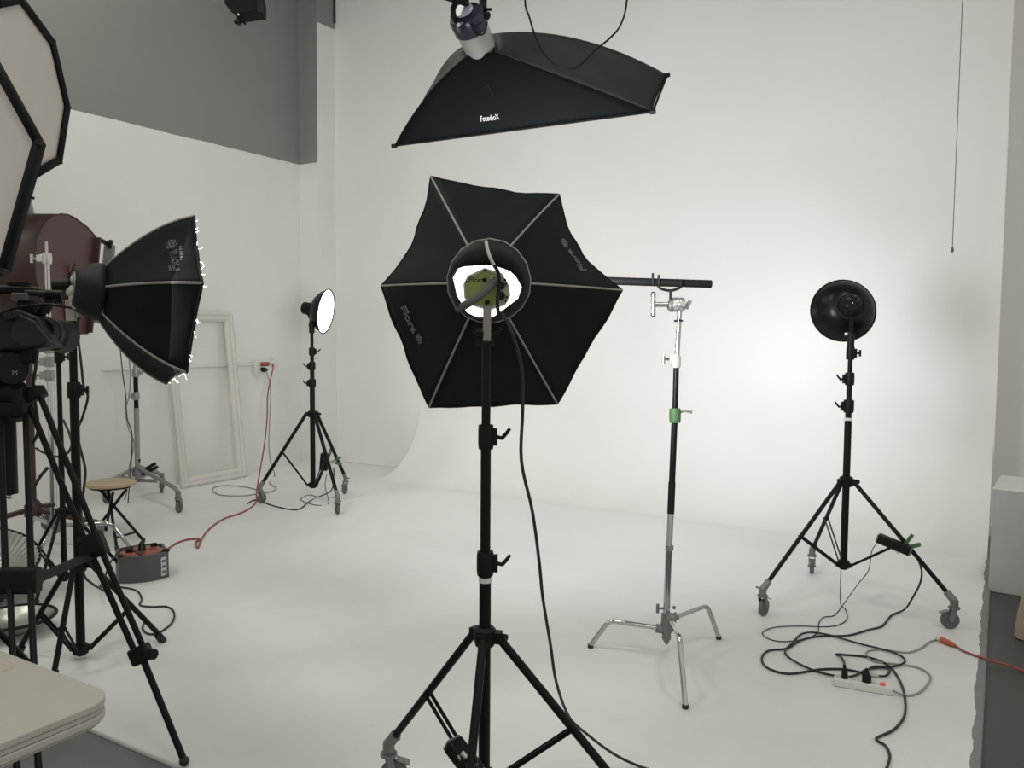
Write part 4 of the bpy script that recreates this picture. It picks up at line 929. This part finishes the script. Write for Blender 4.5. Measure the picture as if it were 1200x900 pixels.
# right-hand leg: upper twin tubes, joint block at half height, lower tubes, single foot stage
footR = G(216, 892, .018); topR = P(38, 463, ZT)
m1 = P(110, 640, 3.11); m2 = P(165, 766, 3.08)
sR = (m2-topR).normalized().cross(FW).normalized()
for nm, a, b, sp in (('upper_leg', topR, m1, .026), ('middle_leg', m1, m2, .020)):
    for q in (-1, 1): MB().cyl(a+sR*q*sp, b+sR*q*sp*.9, .0115, 10).build(nm, black, t)
MB().bar(m1+(topR-m1).normalized()*.05, m1-(topR-m1).normalized()*.045, .088, .05, FW).build('leg_lock', blackp, t, bev=.01)
MB().bar(m2+(topR-m2).normalized()*.03, m2-(topR-m2).normalized()*.035, .078, .05, FW).build('leg_lock', blackp, t, bev=.01)
MB().cyl(m2+RT*.035, m2+RT*.055-FW*.01, .02, 10).build('lock_knob', blackp, t)
MB().cyl(m2, footR, .0125, 12).build('lower_leg', black, t)
MB().sphere(footR+ZUP*.0, .0185, 14, 8).build('rubber_foot', rubberk, t)
MB().bar(topR+sR*.045-FW*.0, topR-sR*.045, .06, .05, UP).build('shoulder', blackp, t, bev=.008)
MB().bar(P(20, 470, ZT), topR, .05, .05).build('shoulder_arm', blackp, t, bev=.008)
# leg toward the camera: twin tubes to a lock block, then lower tubes to the floor
topA = P(15, 486, ZT-.06); mA = P(22, 680, 2.72); fA = mA+(mA-topA)*.62
kz = (mA.z+.02)/(topA.z-mA.z); fA = mA+(mA-topA)*kz; fA.z = -.018
for q in (-1, 1):
    MB().cyl(topA+RT*q*.048, mA+RT*q*.043, .0115, 10).build('upper_leg', black, t)
    MB().cyl(mA+RT*(.004+q*.034), fA+RT*(.008+q*.030), .0105, 10).build('lower_leg', black, t)
MB().bar(mA+RT*.068, mA-RT*.068, .05, .085, UP).build('leg_lock', blackp, t, bev=.008)
MB().bar(fA+RT*.06+ZUP*.012, fA-RT*.05+ZUP*.012, .03, .022).build('rubber_foot', rubberk, t, bev=.004)
# third leg to the left
topB = P(-20, 478, ZT+.05); mB = bT+(-R0*.42+FH*.22)+ZUP*.55; fB = bT+(-R0*.72+FH*.38)
for q in (-1, 1): MB().cyl(topB+FH*q*.035, mB+FH*q*.03, .0115, 10).build('upper_leg', black, t)
MB().bar(mB+FH*.06, mB-FH*.06, .05, .08, ZUP).build('leg_lock', blackp, t, bev=.008)
MB().cyl(mB, fB+ZUP*.012, .0125, 12).build('lower_leg', black, t)
MB().sphere(fB+ZUP*.019, .0185).build('rubber_foot', rubberk, t)
# mid-level spreader
spc = P(28, 648, 3.05)
for a_, e_ in ((mA+RT*.05, m1-ZUP*.03), (mA-RT*.05, mB)): MB().bar(a_, e_, .022, .026).build('spreader_arm', black, t)
# shoulder casting
MB().bar(P(-30, 470, ZT), P(33, 472, ZT-.02), .12, .085, FW).build('crown', blackp, t, bev=.012)

# fluid head and camera
t = thing('video_camera', apex+ZUP*.06, 'black video camera with mic and lens hood on the tripod', 'camera')
dk = mat('dark_camera_shell', (.010, .010, .0105), .45, var=.15, spec=.3); dk2 = mat('charcoal_camera_shell', (.022, .022, .022), .5, var=.15, spec=.3)
hd0 = P(8, 448, ZT)
MB().lathe([(.001, -.07), (.07, -.07), (.085, -.05), (.085, -.01), (.06, .02), (.001, .03)], P(5, 452, ZT), ZUP, 20).build('fluid_head', blackp, t)
MB().lathe([(.001, -.05), (.06, -.05), (.07, -.03), (.07, .03), (.06, .05), (.001, .05)], P(8, 432, ZT-.02), (RT*.8-FW*.6), 20).build('tilt_drum', blackp, t)
vs_, fs_ = text_mesh('M', .028)
dr = P(14, 440, ZT-.115)
MB().add([dr+RT*v.x+UP*v.y for v in vs_], fs_).build('drum_mark', mat('grey_mark', (.2, .2, .2), .5), t)
MB().bar(P(-50, 418, ZT), P(40, 412, ZT), .09, .05, FW).build('camera_plate', blackp, t, bev=.006)
MB().prism([P(x, y, ZT-.06) for x, y in ((-70, 372), (20, 362), (44, 372), (58, 392), (57, 406), (30, 410), (-70, 415))], FW*.14).build('camera_body', dk, t, bev=.012)
MB().prism([P(x, y, ZT-.075) for x, y in ((18, 366), (40, 376), (58, 398), (52, 404), (24, 408), (10, 395))], FW*.03).build('hand_grip', dk2, t, bev=.008)
la = (P(82, 396, ZT+.16)-P(50, 389, ZT)).normalized()
MB().lathe([(.001, -.02), (.05, -.02), (.055, .0), (.055, .05), (.062, .055), (.066, .115), (.060, .115), (.045, .05), (.001, .045)], P(53, 390, ZT), la, 28).build('lens_barrel', dk, t)
MB().lathe([(.0555, .012), (.058, .012), (.058, .03), (.0555, .03)], P(53, 390, ZT), la, 28, True).build('focus_ring', dk2, t)
MB().lathe([(.001, .058), (.04, .052), (.043, .048)], P(53, 390, ZT), la, 24).build('lens_glass', mat('lens_glass', (.01, .01, .014), .06), t)
MB().tube(smoothpts([P(-60, 340, ZT), P(10, 340, ZT), P(48, 343, ZT), P(57, 352, ZT), P(52, 366, ZT)]), .019, 10).build('top_handle', blackp, t)
MB().bar(P(10, 333, ZT), P(35, 333, ZT), .02, .01, UP).build('accessory_shoe', blackp, t)
MB().bar(P(14, 348, ZT-.03), P(33, 348, ZT-.03), .02, .03, UP).build('audio_module', mat('grey_module', (.09, .09, .09), .4), t, bev=.004)
MB().prism([P(x, y, ZT-.03) for x, y in ((20, 352), (36, 352), (44, 368), (14, 370))], FW*.07).build('handle_post', blackp, t, bev=.006)
MB().cyl(P(30, 343, ZT-.02), P(74, 345, ZT-.02), .011, 12).build('microphone', dk2, t)
MB().cyl(P(56, 345, ZT-.02), P(74, 346, ZT-.02), .018, 12).build('mic_foam', blackp, t)
MB().tube(smoothpts([P(-10, 372, ZT-.08), P(15, 362, ZT-.09), P(40, 358, ZT-.09), P(60, 357, ZT-.08), P(84, 361, ZT-.05)]), .005, 6).build('mic_cable', blackp, t)
MB().bar(P(6, 372, ZT-.08), P(20, 368, ZT-.08), .03, .03, UP).build('side_controls', dk2, t, bev=.004)
cable('hanging_cable', [P(44, 411, ZT), P(42, 430, ZT), P(39, 455, ZT+.02), P(44, 490, ZT+.06), P(44, 508, ZT+.06), P(38, 520, ZT+.08)], .006, rubberk, 'black cable dangling from the video camera past the tripod shoulder')

# ---- folding table at lower left
tc = G(121, 815, .74); TX, TY = tc.x+.03, tc.y+.02
t = thing('folding_table', V((TX-.9, TY-.38, -.02)), 'cream plastic folding table with rounded corner and ribbed edge', 'table')
tp = mat('cream_plastic', (.42, .395, .35), .5, bump=.25, bscale=220, var=.05)
def rrect(x0, x1, y0, y1, r, z):
    out = []
    for cx, cy, a0 in ((x1-r, y1-r, 0), (x0+r, y1-r, 90), (x0+r, y0+r, 180), (x1-r, y0+r, 270)):
        for k in range(9):
            a = math.radians(a0+k*90/8); out.append(V((cx+r*math.cos(a), cy+r*math.sin(a), z)))
    return out
for z0_, z1_, ins, nm in ((.722, .74, 0, 'tabletop'), (.708, .7215, .0035, 'edge_band'), (.690, .7075, .0005, 'edge_band'), (.682, .6895, .006, 'underside')):
    MB().prism(rrect(TX-1.83+ins, TX-ins, TY-.76+ins, TY-ins, .075, z0_), ZUP*(z1_-z0_)).build(nm, tp, t, bev=.003)
lm = mat('dark_table_leg', (.04, .038, .036), .5, .3)
for lx in (TX-.32, TX-1.5):
    for ly in (TY-.16, TY-.6): MB().cyl(V((lx, ly, -.018)), V((lx, ly, .684)), .014, 10).build('leg', lm, t)
    MB().cyl(V((lx, TY-.16, .12)), V((lx, TY-.6, .12)), .011, 8).build('stretcher', lm, t)
q = G(13, 783, .742)
pa = mat('faded_paper_sticker', (.44, .37, .33), .7)
o = MB().box(V((TX-.42, TY-.06, .7405)), (.10, .035, .0006)).build('paper_sticker', pa); tag(o, 'faded paper sticker on the cream table', 'sticker')

# ================================================================ RIGHT SIDE
c0 = G(1157, 693, -.0165); dxb = (G(1200, 702, -.0165)-c0).normalized(); dyb = ZUP.cross(dxb)
c0 = V((XE+.008, c0.y, -.0165))
a_ = math.radians(-4); dxb = V((math.cos(a_), math.sin(a_), 0)); dyb = V((-math.sin(a_), math.cos(a_), 0))
hB = zat(c0, 574)+.0165
t = thing('white_plinth', c0+dxb*.31+dyb*.31, 'white painted wooden box plinth standing at the edge of the stage', 'plinth')
MB().box(c0+dxb*.31+dyb*.31+ZUP*hB/2, (.62, .60, hB), (dxb, dyb, ZUP)).build('box', mat('scuffed_white_paint', (.40, .405, .395), .55, bump=.15, bscale=30, var=.07, scale=5), t, bev=.004)
MB().box(c0+dxb*.31+dyb*.31+ZUP*(hB+.004), (.622, .602, .008), (dxb, dyb, ZUP)).build('top_board', mat('white_top_paint', (.62, .62, .60), .5), t, bev=.002)
# wooden broom-like post at the right edge
w0 = G(1203, 748, -.0165)
t = thing('wooden_post', w0, 'pale rough wooden post with frayed straw tuft in front of the plinth', 'post')
wd = mat('rough_pale_wood', (.30, .255, .18), .7, var=.35, scale=20, bump=.4, bscale=60)
MB().tube([w0, w0+ZUP*.12+RT*.012, w0+ZUP*.26+RT*.03, w0+ZUP*.36+RT*.05], [.06, .058, .05, .045], 14).build('post', wd, t)
sw = MB()
for k in range(90):
    a = random.uniform(0, 6.28); b = w0+ZUP*random.uniform(.30, .38)+RT*.045+V((math.cos(a), math.sin(a), 0))*.04
    sw.tube([b, b+ZUP*.05+V((math.cos(a), math.sin(a), 0))*.012, b+ZUP*random.uniform(.09, .14)+V((math.cos(a), math.sin(a), 0))*random.uniform(.0, .03)], .003, 4)
sw.build('straw_tuft', mat('straw', (.36, .29, .19), .8), t)['kind'] = 'stuff'

# pull string by the right edge and hanging fixture at the top left
e0 = P(1116, 293, 6.0)
t = thing('pull_string', e0, 'thin pull string hanging down in front of the white wall', 'pull string')
MB().cyl(e0, V((e0.x, e0.y, CEIL)), .0028, 6).build('string', mat('dark_string', (.10, .10, .09), .7), t)
MB().tube([e0+ZUP*.02, e0, e0-ZUP*.02], [.004, .012, .005], 8).build('end_knob', mat('dark_string', (.1, .1, .09), .7), t)
ZX = 5.6
fx = P(280, 24, ZX)
t = thing('hanging_lamp', fx, 'black lamp with barn doors hanging near the ceiling by the grey wall', 'hanging lamp')
MB().prism([P(x, y, ZX-.06) for x, y in ((262, -22), (263, 4), (270, 8), (275, 16), (286, 15.5), (300, 13), (305, 14), (305, -2), (300, -24))], FW*.14).build('housing', cloth, t, bev=.006)
MB().bar(P(302, -20, ZX-.08), P(305, 14, ZX-.08), .03, .02, FW).build('barn_door', blackp, t)
MB().cyl(P(280, 14, ZX), P(280.5, 29, ZX), .016, 10).build('spigot', blackp, t)
MB().cyl(P(275, 26, ZX), P(279, 26, ZX), .014, 10).cyl(P(283, 26, ZX), P(287, 26, ZX), .006, 8).lathe([(.001, 0), (.018, 0), (.018, .012), (.001, .012)], P(286, 26, ZX), RT, 10).build('wing_knob', blackp, t)
MB().sphere(P(279.5, 17, ZX-.07), .008).build('bolt', satin, t)
q = P(283, -15, ZX)
MB().cyl(q, V((q.x, q.y, CEIL)), .02, 10).build('drop_rod', blackp, t)
